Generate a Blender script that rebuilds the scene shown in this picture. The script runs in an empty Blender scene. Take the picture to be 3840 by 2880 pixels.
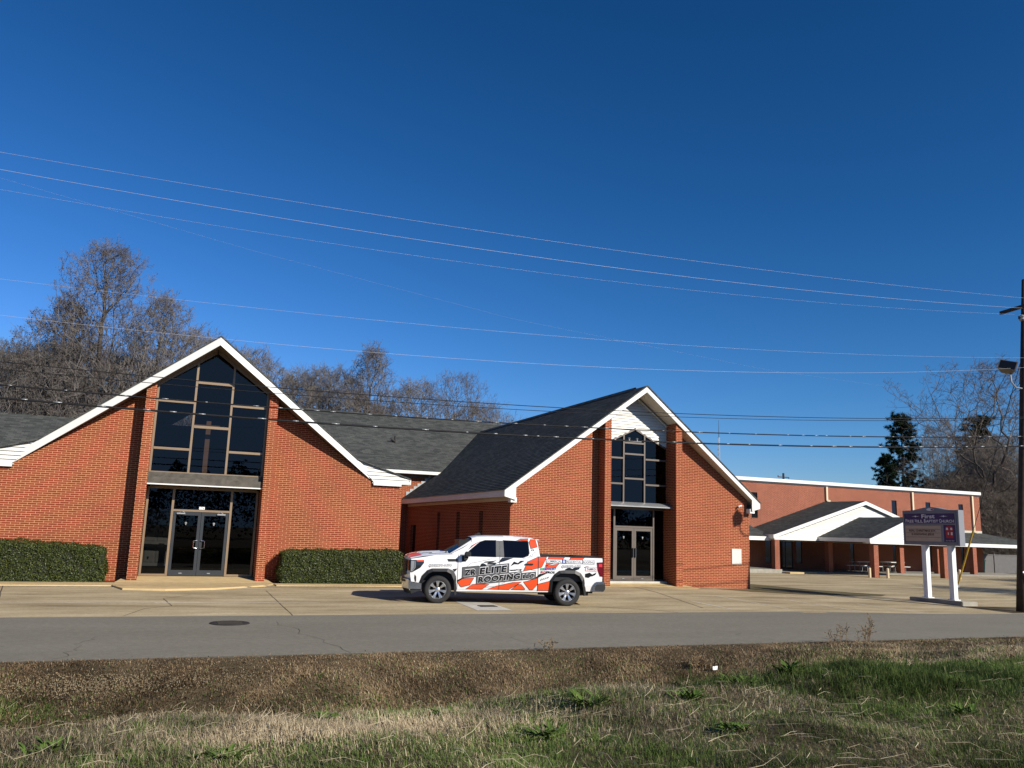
import bpy, bmesh, math, random
import numpy as np
from mathutils import Vector, Matrix

S = bpy.context.scene
COL = S.collection
rad = math.radians

# ------------------------------------------------------------------ camera, sky, sun, exposure
CAM_H, YAW, PITCH, ROLL, FPX = 1.837, rad(22.228), rad(10.148), rad(1.838), 3108.66
fw = Vector((math.sin(YAW), math.cos(YAW), 0))
rx = Vector((math.cos(YAW), -math.sin(YAW), 0))
cd = fw * math.cos(PITCH) + Vector((0, 0, math.sin(PITCH)))
cu = rx.cross(cd)
c_r, s_r = math.cos(ROLL), math.sin(ROLL)
right = rx * c_r + cu * s_r
up = cu * c_r - rx * s_r
cam = bpy.data.cameras.new('camera')
cam.sensor_width = 36.0
cam.lens = FPX / 3840 * 36.0
cam.clip_start, cam.clip_end = 0.05, 3000
co = bpy.data.objects.new('camera', cam)
COL.objects.link(co)
mw = Matrix((right, up, -cd)).transposed().to_4x4()
mw.translation = Vector((0, 0, CAM_H))
co.matrix_world = mw
S.camera = co

SUN_AZ, SUN_EL = rad(152), rad(28)
world = bpy.data.worlds.new("World")
S.world = world
world.use_nodes = True
wn = world.node_tree
sky = wn.nodes.new('ShaderNodeTexSky')
sky.sky_type = 'NISHITA'
sky.sun_disc = False
sky.sun_elevation = SUN_EL
sky.sun_rotation = SUN_AZ
sky.altitude = 200
sky.air_density = 1.0
sky.dust_density = 0.25
sky.ozone_density = 3.0
SKY_GAIN = .81
# deepen the clear winter blue: one response curve per channel, for the whole sky alike
SKS = 0.075
sep = wn.nodes.new('ShaderNodeSeparateColor'); com = wn.nodes.new('ShaderNodeCombineColor')
wn.links.new(sky.outputs[0], sep.inputs[0])
for i, (pw, gain) in enumerate(((2.04, 2.61), (1.41, 1.56), (1.44, 2.23))):
    m1 = wn.nodes.new('ShaderNodeMath'); m1.operation = 'MULTIPLY'; m1.inputs[1].default_value = SKS
    m0 = wn.nodes.new('ShaderNodeMath'); m0.operation = 'MINIMUM'; m0.inputs[1].default_value = (.33, .45, .55)[i]
    m2 = wn.nodes.new('ShaderNodeMath'); m2.operation = 'POWER'; m2.inputs[1].default_value = pw
    m3 = wn.nodes.new('ShaderNodeMath'); m3.operation = 'MULTIPLY'; m3.inputs[1].default_value = gain / SKS * SKY_GAIN
    wn.links.new(sep.outputs[i], m1.inputs[0]); wn.links.new(m1.outputs[0], m0.inputs[0]); wn.links.new(m0.outputs[0], m2.inputs[0]); wn.links.new(m2.outputs[0], m3.inputs[0]); wn.links.new(m3.outputs[0], com.inputs[i])
wn.links.new(com.outputs[0], wn.nodes['Background'].inputs[0])
wn.nodes['Background'].inputs[1].default_value = SKS
sun = bpy.data.lights.new('sun', 'SUN')
sun.energy = 5.0
sun.angle = rad(0.5)
sun.color = (1.0, 0.93, 0.82)
so = bpy.data.objects.new('sun', sun)
COL.objects.link(so)
sd = Vector((math.sin(SUN_AZ) * math.cos(SUN_EL), math.cos(SUN_AZ) * math.cos(SUN_EL), math.sin(SUN_EL)))
so.rotation_euler = sd.to_track_quat('Z', 'Y').to_euler()
so.location = (30, -40, 40)
vs = S.view_settings
vs.view_transform = 'Standard'
vs.look = 'None'
vs.exposure = 0.3
vs.gamma = 1.0
vs.use_curve_mapping = False
S.cycles.max_bounces = 6
S.cycles.diffuse_bounces = 1
S.cycles.transparent_max_bounces = 10
S.cycles.caustics_reflective = False
S.cycles.caustics_refractive = False

# ------------------------------------------------------------------ materials
MATS = {}
def _new(name):
    m = bpy.data.materials.new(name)
    m.use_nodes = True
    MATS[name] = m
    nt = m.node_tree
    return m, nt, nt.nodes['Principled BSDF'], nt.nodes.new, nt.links.new
def setp(b, col=None, rough=None, metal=None, spec=None):
    if col is not None: b.inputs['Base Color'].default_value = (*col, 1)
    if rough is not None: b.inputs['Roughness'].default_value = rough
    if metal is not None: b.inputs['Metallic'].default_value = metal
    if spec is not None: b.inputs['Specular IOR Level'].default_value = spec
def noise(N, L, src, scale, detail=4, rough=.6, dims='3D'):
    n = N('ShaderNodeTexNoise'); n.noise_dimensions = dims
    n.inputs['Scale'].default_value = scale; n.inputs['Detail'].default_value = detail; n.inputs['Roughness'].default_value = rough
    L(src, n.inputs['Vector'])
    return n.outputs['Fac']
def ramp(N, L, fac, stops):
    r = N('ShaderNodeValToRGB')
    e = r.color_ramp.elements
    while len(e) < len(stops): e.new(0.5)
    for q, (p, c) in zip(e, stops):
        q.position = p; q.color = (*c, 1) if len(c) == 3 else c
    L(fac, r.inputs[0])
    return r.outputs[0]
def mix(N, L, fac, a, b, mode='MIX'):
    m = N('ShaderNodeMix'); m.data_type = 'RGBA'; m.blend_type = mode
    for i, v in ((0, fac), (6, a), (7, b)):
        if hasattr(v, 'links'): L(v, m.inputs[i])
        elif i == 0: m.inputs[0].default_value = v
        else: m.inputs[i].default_value = (*v, 1)
    return m.outputs[2]
def bump(N, L, b, h, strength=.3, dist=.01):
    n = N('ShaderNodeBump'); n.inputs['Strength'].default_value = strength; n.inputs['Distance'].default_value = dist
    L(h, n.inputs['Height']); L(n.outputs[0], b.inputs['Normal'])
def objco(N): return N('ShaderNodeTexCoord').outputs['Object']
def uvco(N): return N('ShaderNodeTexCoord').outputs['UV']
def plain(name, col, rough=.6, metal=0., var=.12, scale=3., spec=.5, bmp=0.):
    m, nt, b, N, L = _new(name)
    setp(b, col, rough, metal, spec)
    o = objco(N)
    f = noise(N, L, o, scale, 5)
    d = tuple(c * (1 - var) for c in col); l = tuple(min(1, c * (1 + var)) for c in col)
    L(ramp(N, L, f, [(.3, d), (.7, l)]), b.inputs['Base Color'])
    if bmp: bump(N, L, b, noise(N, L, o, scale * 12, 3), bmp, .005)
    return m
def brick(name, c1, c2, mortar, bw=.262, rh=.0695):
    m, nt, b, N, L = _new(name)
    setp(b, rough=.85, spec=.25)
    u = uvco(N)
    t = N('ShaderNodeTexBrick'); t.offset = .5
    t.inputs['Scale'].default_value = 1
    t.inputs['Brick Width'].default_value = bw; t.inputs['Row Height'].default_value = rh
    t.inputs['Mortar Size'].default_value = .0060; t.inputs['Mortar Smooth'].default_value = .15; t.inputs['Bias'].default_value = .1
    t.inputs['Color1'].default_value = (*c1, 1); t.inputs['Color2'].default_value = (*c2, 1); t.inputs['Mortar'].default_value = (*mortar, 1)
    L(u, t.inputs['Vector'])
    o = objco(N)
    big = ramp(N, L, noise(N, L, o, .35, 3), [(.3, (.86, .86, .86)), (.7, (1.1, 1.08, 1.06))])
    fine = ramp(N, L, noise(N, L, o, 14, 4), [(.3, (.88, .88, .88)), (.7, (1.1, 1.1, 1.1))])
    c = mix(N, L, 1., t.outputs['Color'], big, 'MULTIPLY')
    c = mix(N, L, 1., c, fine, 'MULTIPLY')
    L(c, b.inputs['Base Color'])
    inv = N('ShaderNodeMath'); inv.operation = 'SUBTRACT'; inv.inputs[0].default_value = 1
    L(t.outputs['Fac'], inv.inputs[1])
    bump(N, L, b, inv.outputs[0], .5, .006)
    return m
def shingle(name, dark, light):
    m, nt, b, N, L = _new(name)
    setp(b, rough=.9, spec=.2)
    u = uvco(N)
    t = N('ShaderNodeTexBrick'); t.offset = .37; t.offset_frequency = 2
    t.inputs['Scale'].default_value = 1
    t.inputs['Brick Width'].default_value = .32; t.inputs['Row Height'].default_value = .14
    t.inputs['Mortar Size'].default_value = .006
    t.inputs['Color1'].default_value = (*dark, 1); t.inputs['Color2'].default_value = (*light, 1); t.inputs['Mortar'].default_value = (*[c * .6 for c in dark], 1)
    L(u, t.inputs['Vector'])
    o = objco(N)
    fine = ramp(N, L, noise(N, L, o, 60, 3), [(.3, (.7, .7, .7)), (.7, (1.3, 1.3, 1.3))])
    big = ramp(N, L, noise(N, L, o, .5, 4), [(.3, (.85, .85, .85)), (.7, (1.15, 1.15, 1.12))])
    c = mix(N, L, 1., t.outputs['Color'], fine, 'MULTIPLY')
    L(mix(N, L, 1., c, big, 'MULTIPLY'), b.inputs['Base Color'])
    return m
def glass(name, tint, rough=.0, ior=1.55, strength=1.0):
    m, nt, b, N, L = _new(name)
    nt.nodes.remove(b)
    out = [n for n in nt.nodes if n.type == 'OUTPUT_MATERIAL'][0]
    tr = N('ShaderNodeBsdfTransparent'); tr.inputs[0].default_value = (*tint, 1)
    gl = N('ShaderNodeBsdfGlossy'); gl.inputs['Roughness'].default_value = rough
    gl.inputs['Color'].default_value = (strength, strength, strength, 1)
    fr = N('ShaderNodeFresnel'); fr.inputs['IOR'].default_value = ior
    mx = N('ShaderNodeMixShader')
    L(fr.outputs[0], mx.inputs[0]); L(tr.outputs[0], mx.inputs[1]); L(gl.outputs[0], mx.inputs[2]); L(mx.outputs[0], out.inputs[0])
    return m
M = {}
M['brick'] = brick('red_brick', (.275, .050, .019), (.205, .037, .014), (.64, .37, .195))
M['brick_far'] = brick('far_brick', (.27, .070, .040), (.20, .052, .030), (.58, .34, .22))
M['shingle'] = shingle('roof_shingles', (.046, .050, .049), (.092, .096, .091))
M['white'] = plain('white_paint', (.74, .735, .70), .45, var=.04, scale=1.2)
M['white_lap'] = plain('white_siding', (.70, .685, .63), .5, var=.05, scale=2.)
M['soffit_dark'] = plain('brown_soffit', (.16, .115, .085), .7)
M['soffit_cream'] = plain('cream_soffit', (.62, .55, .44), .6, var=.06)
M['bronze'] = plain('tan_bronze_frame', (.26, .185, .115), .4, .3, var=.06)
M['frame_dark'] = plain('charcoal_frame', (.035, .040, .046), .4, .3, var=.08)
M['frame_grey'] = plain('grey_bronze_frame', (.13, .108, .09), .4, .35, var=.06)
M['concrete_band'] = plain('weathered_band', (.085, .075, .06), .8, var=.35, scale=5)
M['alu'] = plain('grey_metal', (.34, .35, .35), .4, .5, var=.12, scale=4)
M['chrome'] = plain('bright_metal', (.75, .76, .78), .18, 1., var=.05)
M['black'] = plain('black_plastic', (.012, .012, .013), .5, var=.1)
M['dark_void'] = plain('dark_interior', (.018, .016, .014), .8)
M['floor_dark'] = plain('lobby_floor', (.10, .085, .07), .6)
M['door_white'] = plain('interior_white_door', (.78, .77, .72), .5)
M['cross_wood'] = plain('cross_wood', (.62, .40, .26), .6)
M['glass'] = glass('tinted_glass', (.10, .10, .105), 0., 1.5, .72)
M['glass_high'] = glass('tinted_gable_glass', (.30, .29, .28), 0., 1.5, .72)
M['glass_low'] = glass('tinted_door_glass', (.20, .20, .20), 0., 1.5, .6)
M['glass_dark'] = plain('dark_window_glass', (.006, .007, .009), .06, var=.05)
M['cream_metal'] = plain('cream_downspout', (.66, .54, .36), .5, var=.05)
M['tan_concrete'] = plain('tan_concrete', (.56, .41, .20), .85, var=.12, scale=2.5, bmp=.15)
M['grey_concrete'] = plain('grey_concrete', (.30, .28, .23), .85, var=.2, scale=3, bmp=.15)
M['pale_concrete'] = plain('pale_concrete', (.50, .48, .41), .85, var=.15, scale=4)
M['wood_pole'] = plain('creosote_pole', (.05, .030, .018), .85, var=.4, scale=6)
M['wire_light'] = plain('bare_wire', (.46, .46, .48), .5, .2)
M['wire_dark'] = plain('black_cable', (.014, .014, .016), .6, spec=.15)
M['yellow_guard'] = plain('yellow_guard', (.42, .26, .02), .55)
M['plaque'] = plain('pale_stone_plaque', (.60, .60, .56), .6, var=.06, scale=12)
M['fence_grey'] = plain('vinyl_fence', (.105, .10, .098), .6)
M['bin_green'] = plain('green_bin', (.02, .20, .13), .5)
M['iron'] = plain('cast_iron', (.035, .03, .026), .7, .3)
M['paint_line'] = plain('worn_white_line', (.62, .58, .47), .8, var=.18, scale=9)
M['crack'] = plain('joint_dirt', (.075, .055, .035), .9, var=.3, scale=8)
M['paper'] = plain('white_paper', (.85, .85, .84), .6)
def hedge_mat():
    m, nt, b, N, L = _new('hedge_leaf')
    setp(b, rough=.5, spec=.3)
    g = N('ShaderNodeNewGeometry').outputs['Random Per Island']
    L(ramp(N, L, g, [(0., (.018, .027, .004)), (.6, (.040, .056, .009)), (1., (.085, .10, .02))]), b.inputs['Base Color'])
    return m
M['hedge'] = hedge_mat()
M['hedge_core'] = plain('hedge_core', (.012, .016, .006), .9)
def bark(name, dark, light, scale=5):
    m, nt, b, N, L = _new(name)
    setp(b, rough=.9, spec=.1)
    L(ramp(N, L, noise(N, L, objco(N), scale, 4), [(.3, dark), (.7, light)]), b.inputs['Base Color'])
    return m
M['bark'] = bark('grey_bark', (.085, .068, .055), (.21, .175, .145))
M['twig'] = bark('grey_twig', (.12, .108, .098), (.235, .21, .19), .6)
M['bark_dark'] = bark('dark_bark', (.045, .037, .031), (.115, .096, .082))
M['twig_dark'] = bark('brown_twig', (.085, .070, .058), (.18, .15, .125), .6)
M['seed'] = bark('dry_leaf', (.055, .042, .034), (.13, .095, .075), 8)
M['needle'] = bark('pine_needle', (.010, .022, .010), (.030, .050, .020), 2)
def ground_mat(name, stops, sc=1., bumpy=.3, stretch=None, tint=None):
    m, nt, b, N, L = _new(name)
    setp(b, rough=.92, spec=.12)
    o = objco(N)
    if stretch:
        mp = N('ShaderNodeMapping'); mp.inputs['Scale'].default_value = stretch; L(o, mp.inputs['Vector']); o2 = mp.outputs[0]
    else: o2 = o
    c = ramp(N, L, noise(N, L, o2, .55 * sc, 7, .62), stops)
    f = ramp(N, L, noise(N, L, o, 9 * sc, 5, .7), [(.3, (.86, .86, .86)), (.7, (1.14, 1.14, 1.14))])
    f2 = ramp(N, L, noise(N, L, o, 70 * sc, 3, .7), [(.3, (.80, .80, .80)), (.7, (1.2, 1.2, 1.2))])
    c = mix(N, L, 1., c, f, 'MULTIPLY'); c = mix(N, L, 1., c, f2, 'MULTIPLY')
    if tint:
        w = N('ShaderNodeTexWave'); w.inputs['Scale'].default_value = tint[0]; w.inputs['Distortion'].default_value = 3.; w.inputs['Detail'].default_value = 3
        w.bands_direction = 'Y'; L(o, w.inputs['Vector'])
        c = mix(N, L, 1., c, ramp(N, L, w.outputs['Fac'], [(.0, (tint[1],) * 3), (.5, (1, 1, 1))]), 'MULTIPLY')
    L(c, b.inputs['Base Color'])
    bump(N, L, b, noise(N, L, o, 60 * sc, 4), bumpy, .01)
    return m
M['lot'] = ground_mat('lot_concrete', [(.25, (.20, .155, .09)), (.42, (.34, .27, .16)), (.58, (.45, .365, .225)), (.75, (.60, .50, .33))], 1., .2, (.5, 1.9, 1))
M['asphalt'] = ground_mat('road_asphalt', [(.3, (.185, .172, .135)), (.7, (.225, .208, .165))], 1., .45, (.25, 1.2, 1))
M['soil'] = ground_mat('verge_soil', [(.3, (.045, .036, .021)), (.5, (.085, .066, .038)), (.7, (.135, .105, .06))], 1.4, .6)
M['field'] = ground_mat('field_ground', [(.3, (.10, .085, .04)), (.7, (.17, .14, .07))], .3, .4)
M['gravel'] = ground_mat('gravel_spot', [(.3, (.22, .17, .10)), (.7, (.40, .32, .20))], 6., .8)
def grass_mat():
    m, nt, b, N, L = _new('grass_blade')
    setp(b, rough=.75, spec=.15)
    a = N('ShaderNodeAttribute'); a.attribute_name = 'tone'
    L(a.outputs['Color'], b.inputs['Base Color'])
    tl = N('ShaderNodeBsdfTranslucent'); L(a.outputs['Color'], tl.inputs[0])
    mx = N('ShaderNodeMixShader'); mx.inputs[0].default_value = .25
    out = [n for n in nt.nodes if n.type == 'OUTPUT_MATERIAL'][0]
    L(b.outputs[0], mx.inputs[1]); L(tl.outputs[0], mx.inputs[2]); L(mx.outputs[0], out.inputs[0])
    return m
M['grass'] = grass_mat()
M['weed'] = bark('weed_leaf', (.050, .092, .018), (.12, .175, .040), 12)
M['straw'] = bark('pale_straw', (.42, .35, .22), (.68, .58, .40), 12)
M['weed_dry'] = bark('dry_stalk', (.14, .095, .055), (.26, .19, .11), 12)
# vehicle and sign paints
def paint(name, col, rough=.25, coat=.6):
    m = plain(name, col, rough, var=.02, scale=2)
    bb = m.node_tree.nodes['Principled BSDF']
    bb.inputs['Coat Weight'].default_value = coat; bb.inputs['Coat Roughness'].default_value = .06
    return m
M['truck_white'] = paint('white_wrap', (.80, .80, .80))
M['truck_orange'] = paint('orange_wrap', (.78, .082, .018))
M['truck_black'] = paint('black_wrap', (.012, .012, .013))
M['truck_grey'] = paint('grey_wrap', (.10, .10, .105), .4, .3)
M['decal_white'] = paint('white_decal', (.82, .82, .82), .35, .3)
M['decal_red'] = paint('red_decal', (.60, .02, .03), .35, .3)
M['decal_blue'] = paint('blue_decal', (.05, .12, .45), .35, .3)
M['decal_green'] = paint('green_decal', (.10, .42, .20), .35, .3)
M['car_glass'] = plain('car_glass', (.003, .004, .008), .03, var=.05, spec=.32)
M['tyre'] = plain('tyre_rubber', (.018, .018, .018), .8, var=.2, scale=8)
M['rim'] = plain('alloy_rim', (.62, .63, .65), .28, .9, var=.05)
M['lamp_red'] = paint('tail_lamp_red', (.13, .002, .005), .2, .3)
M['lamp_dark'] = paint('smoked_lamp', (.02, .021, .024), .1, .8)
M['plastic_grey'] = plain('pillar_grey', (.10, .10, .10), .5)
M['sign_grey'] = plain('sign_cabinet', (.21, .22, .25), .5, var=.05)
M['sign_blue'] = plain('sign_navy', (.022, .024, .12), .4, var=.06)
M['sign_cream'] = plain('marquee_face', (.46, .38, .30), .4, var=.05)
M['sign_white'] = plain('sign_lettering', (.72, .70, .70), .5)
M['sign_dark'] = plain('marquee_letter', (.035, .010, .008), .5)
M['sign_red'] = plain('shield_red', (.42, .02, .03), .5)
M['post_white'] = plain('white_post', (.78, .79, .80), .4, var=.04)

# ------------------------------------------------------------------ mesh builder
class MB:
    def __init__(s): s.v = []; s.f = []; s.uv = {}; s.mi = []; s.cur = 0
    def q(s, pts, uv=None):
        n = len(s.v); s.v += [tuple(p) for p in pts]; s.f.append(tuple(range(n, n + len(pts)))); s.mi.append(s.cur)
        if uv: s.uv[len(s.f) - 1] = uv
        return s
    def add(s, vs, fs):
        n = len(s.v); s.v += [tuple(p) for p in vs]
        for f in fs: s.f.append(tuple(i + n for i in f)); s.mi.append(s.cur)
        return s
    def box(s, x0, x1, y0, y1, z0, z1):
        vs = [(x, y, z) for x in (x0, x1) for y in (y0, y1) for z in (z0, z1)]
        return s.add(vs, [(0, 1, 3, 2), (4, 6, 7, 5), (0, 4, 5, 1), (2, 3, 7, 6), (0, 2, 6, 4), (1, 5, 7, 3)])
    def prism(s, poly, axis, a, b):
        """polygon in the two other axes (x,z for 'y'; y,z for 'x'; x,y for 'z') extruded from a to b"""
        def P(p, t): return (p[0], t, p[1]) if axis == 'y' else ((t, p[0], p[1]) if axis == 'x' else (p[0], p[1], t))
        n = len(poly); vs = [P(p, a) for p in poly] + [P(p, b) for p in poly]
        fs = [tuple(range(n))[::-1], tuple(range(n, 2 * n))] + [(i, (i + 1) % n, n + (i + 1) % n, n + i) for i in range(n)]
        return s.add(vs, fs)
    def bar(s, a, b, w, h=None, upv=(0, 0, 1)):
        a, b = Vector(a), Vector(b); h = h or w
        d = (b - a).normalized(); u = Vector(upv)
        if abs(d.dot(u)) > .98: u = Vector((0, 1, 0))
        sx = d.cross(u).normalized(); sz = sx.cross(d)
        vs = [p + sx * (i * w / 2) + sz * (j * h / 2) for p in (a, b) for i, j in ((-1, -1), (1, -1), (1, 1), (-1, 1))]
        return s.add(vs, [(3, 2, 1, 0), (4, 5, 6, 7)] + [(i, (i + 1) % 4, 4 + (i + 1) % 4, 4 + i) for i in range(4)])
    def tube(s, path, radii, n=6, cap=True):
        path = [Vector(p) for p in path]
        if not hasattr(radii, '__len__'): radii = [radii] * len(path)
        base = len(s.v); prev = None
        for i, p in enumerate(path):
            d = (path[min(i + 1, len(path) - 1)] - path[max(i - 1, 0)])
            d = d.normalized() if d.length > 1e-9 else Vector((0, 0, 1))
            u = (prev - d * prev.dot(d)) if prev is not None else d.orthogonal()
            u = u.normalized() if u.length > 1e-6 else d.orthogonal().normalized()
            prev = u; w = d.cross(u)
            for k in range(n):
                a = 2 * math.pi * k / n
                s.v.append(tuple(p + (u * math.cos(a) + w * math.sin(a)) * radii[i]))
        for i in range(len(path) - 1):
            for k in range(n):
                o = base + i * n
                s.f.append((o + k, o + (k + 1) % n, o + n + (k + 1) % n, o + n + k)); s.mi.append(s.cur)
        if cap:
            s.f.append(tuple(range(base, base + n))[::-1]); s.mi.append(s.cur)
            e = base + (len(path) - 1) * n; s.f.append(tuple(range(e, e + n))); s.mi.append(s.cur)
        return s
    def lathe(s, prof, c, axis, n=28):
        """profile [(offset along axis, radius)], closed ring of quads"""
        base = len(s.v)
        for (o, r) in prof:
            for k in range(n):
                a = 2 * math.pi * k / n
                p = {'y': (c[0] + r * math.cos(a), c[1] + o, c[2] + r * math.sin(a)), 'z': (c[0] + r * math.cos(a), c[1] + r * math.sin(a), c[2] + o), 'x': (c[0] + o, c[1] + r * math.cos(a), c[2] + r * math.sin(a))}[axis]
                s.v.append(p)
        for i in range(len(prof) - 1):
            for k in range(n):
                o = base + i * n
                s.f.append((o + k, o + n + k, o + n + (k + 1) % n, o + (k + 1) % n)); s.mi.append(s.cur)
        return s
    def slope(s, e0, e1, r0, r1, step=.14, rise=.013):
        """a shingled roof plane from eave e0-e1 up to ridge r0-r1, its courses laid as real overlapping strips"""
        e0, e1, r0, r1 = map(Vector, (e0, e1, r0, r1))
        L = ((r0 - e0).length + (r1 - e1).length) / 2; n = max(1, round(L / step))
        nrm = (e1 - e0).cross(r0 - e0).normalized()
        if nrm.z < 0: nrm = -nrm
        W = (e1 - e0).length
        for i in range(n):
            a, b = i / n, (i + 1) / n
            p0, p1 = e0.lerp(r0, a) + nrm * rise, e1.lerp(r1, a) + nrm * rise
            p2, p3 = e1.lerp(r1, b), e0.lerp(r0, b)
            s.q([p0, p1, p2, p3], [(0, a * L), (W, a * L), (W, b * L), (0, b * L)])
            s.q([p0 - nrm * rise, p1 - nrm * rise, p1, p0], [(0, a * L), (W, a * L), (W, a * L), (0, a * L)])
        return s
    def build(s, name, mat, parent=None, origin=None, bevel=0., smooth=False, recalc=True):
        me = bpy.data.meshes.new(name)
        org = Vector(origin) if origin is not None else Vector((0, 0, 0))
        if origin is None and parent is not None and parent.get('_org') is not None: org = Vector(parent['_org'])
        me.from_pydata([tuple(Vector(v) - org) for v in s.v], [], s.f)
        mats = mat if isinstance(mat, (list, tuple)) else [mat]
        for mm in mats: me.materials.append(mm)
        if len(mats) > 1: me.polygons.foreach_set('material_index', s.mi)
        uvl = me.uv_layers.new(name='UVMap')
        for p in me.polygons:
            fu = s.uv.get(p.index); nx, ny, nz = p.normal
            for j, li in enumerate(p.loop_indices):
                if fu: uvl.data[li].uv = fu[j]; continue
                v = s.v[me.loops[li].vertex_index]
                if abs(nz) > .85: uvl.data[li].uv = (v[0], v[1])
                elif abs(nx) > abs(ny): uvl.data[li].uv = (v[1], v[2])
                else: uvl.data[li].uv = (v[0], v[2])
        if recalc or bevel:
            bm = bmesh.new(); bm.from_mesh(me)
            if bevel:
                bmesh.ops.remove_doubles(bm, verts=bm.verts, dist=1e-5)
                bmesh.ops.recalc_face_normals(bm, faces=bm.faces)
                ed = [e for e in bm.edges if len(e.link_faces) == 2 and e.calc_face_angle(0) > .6]
                bmesh.ops.bevel(bm, geom=ed, offset=bevel, segments=2, affect='EDGES', clamp_overlap=True)
            else: bmesh.ops.recalc_face_normals(bm, faces=bm.faces)
            bm.to_mesh(me); bm.free()
        if smooth: me.polygons.foreach_set('use_smooth', [True] * len(me.polygons))
        me.update()
        o = bpy.data.objects.new(name, me)
        COL.objects.link(o)
        if parent is not None:
            o.parent = parent
            if origin is None: pass
        elif origin is not None: o.location = org
        if parent is not None and parent.get('_org') is not None: o['_org'] = parent['_org']
        return o
def thing(name, label, cat, org=(0, 0, 0), group=None, rz=0., local=False):
    """an Empty at the thing's base; parts are given in world coordinates unless local"""
    o = bpy.data.objects.new(name, None)
    COL.objects.link(o)
    o.empty_display_size = .2
    o.location = org; o.rotation_euler = (0, 0, rz)
    o['label'] = label; o['category'] = cat
    if group: o['group'] = group
    o['_org'] = (0., 0., 0.) if local else tuple(float(x) for x in org)
    return o
def tag(o, label, cat, group=None):
    o['label'] = label; o['category'] = cat
    if group: o['group'] = group
    return o
def struct(o): o['kind'] = 'structure'; return o
def interp(x, xs, ys): return float(np.interp(x, xs, ys))

# text as flat mesh, fitted to a width and height, returned as verts (x,y) and faces
def text_mesh(body, w, h, off=0., shear=0., spacing=1.):
    cu_ = bpy.data.curves.new('lettering', 'FONT')
    cu_.body = body; cu_.size = 1.; cu_.offset = off; cu_.shear = shear; cu_.resolution_u = 3; cu_.space_character = spacing
    ob = bpy.data.objects.new('lettering', cu_); COL.objects.link(ob)
    dg = bpy.context.evaluated_depsgraph_get()
    me = ob.evaluated_get(dg).to_mesh()
    v = np.array([tuple(p.co)[:2] for p in me.vertices]); f = [tuple(p.vertices) for p in me.polygons]
    ob.evaluated_get(dg).to_mesh_clear()
    bpy.data.objects.remove(ob); bpy.data.curves.remove(cu_)
    lo, hi = v.min(0), v.max(0)
    v = (v - lo) / (hi - lo) * np.array([w, h])
    return v, f

def zlot(u, v):
    return -.14 - .0115 * min(20, max(0, 28 - v)) - .02 * min(6, max(0, u - 18))
# ------------------------------------------------------------------ ground, lot, road, verge
def sheet(name, us, vs_, zf, mat, off=0., uvm=None):
    mb = MB()
    nu, nv = len(us), len(vs_)
    mb.v = [(u, v, zf(u, v) + off) for u in us for v in vs_]
    mb.f = [(i * nv + j, (i + 1) * nv + j, (i + 1) * nv + j + 1, i * nv + j + 1) for i in range(nu - 1) for j in range(nv - 1)]
    mb.mi = [0] * len(mb.f)
    return struct(mb.build(name, mat))
def frange(a, b, n): return [a + (b - a) * i / n for i in range(n + 1)]
US = [-900, -300, -120, -60] + frange(-40, 75, 46) + [120, 300, 900]
def g_near(u, v):
    w = min(1, max(0, (u - 8.) / 7.)); w = w * w * (3 - 2 * w)
    l = interp(v, [-40, 2, 6, 7.6, 8.4, 10.2, 11.4, 13, 14.3, 14.7], [.3, .25, .20, .15, .07, -.60, -.85, -.62, -.31, -.285]) + .05 * min(4.5, max(0, u - 3.4)) * max(0, 1 - abs(v - 7.6) / 2.6)
    r = interp(v, [-40, 2, 5, 8, 9.5, 11, 12.4, 13.6, 14.3, 14.7], [.3, .25, .23, .25, .14, -.02, -.12, -.22, -.31, -.285])
    base = l * (1 - w) + r * w
    n = .035 * math.sin(u * 1.7 + v * .9) + .03 * math.sin(u * .63 - v * 1.9 + 1) + .02 * math.sin(u * 3.9 + v * 3.1)
    return base + n * min(1, max(0, (14.3 - v) / 1.5))
ground = sheet('ground', US, [14.9, 16, 20, 28] + frange(36, 90, 12) + [150, 400, 1500], lambda u, v: zlot(u, v) - .06, M['field'])
lot = sheet('parking_lot', frange(-60, 66, 63), frange(20.1, 30.1, 10) + [34, 40, 46, 56], zlot, M['lot'])
road = sheet('road', US, [14.62 - .02, 16.5, 18.5, 20.36], zlot, M['asphalt'], .005)
verge = sheet('grass_verge', [-400, -120, -60, -30] + frange(-15, 30, 150) + [45, 60, 120, 400], [-300, -60, -20] + frange(-4, 14.68, 90), g_near, M['soil'])
def flat(name, polys, mat, off, kind=True, zf=zlot):
    mb = MB()
    for p in polys: mb.q([(u, v, zf(u, v) + off) for u, v in p])
    o = mb.build(name, mat)
    return struct(o) if kind else o
# ragged asphalt lip where the road meets the lot and the verge
rnd = random.Random(4)
def strip(name, pts, w, mat, off):
    """a thin worn line along points"""
    mb = MB()
    for (a, b) in zip(pts, pts[1:]):
        a, b = Vector((*a, 0)), Vector((*b, 0)); d = (b - a); n = max(1, int(d.length / .6)); s = Vector((-d.y, d.x, 0)).normalized()
        pr = None
        for i in range(n + 1):
            p = a.lerp(b, i / n); ww = w * rnd.uniform(.55, 1.15); jj = s * rnd.uniform(-.3, .3) * w
            cur = (p + jj - s * ww / 2, p + jj + s * ww / 2)
            if pr:
                q = [pr[0], cur[0], cur[1], pr[1]]
                mb.q([(x.x, x.y, zlot(x.x, x.y) + off) for x in q])
            pr = cur
    return mb
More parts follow.
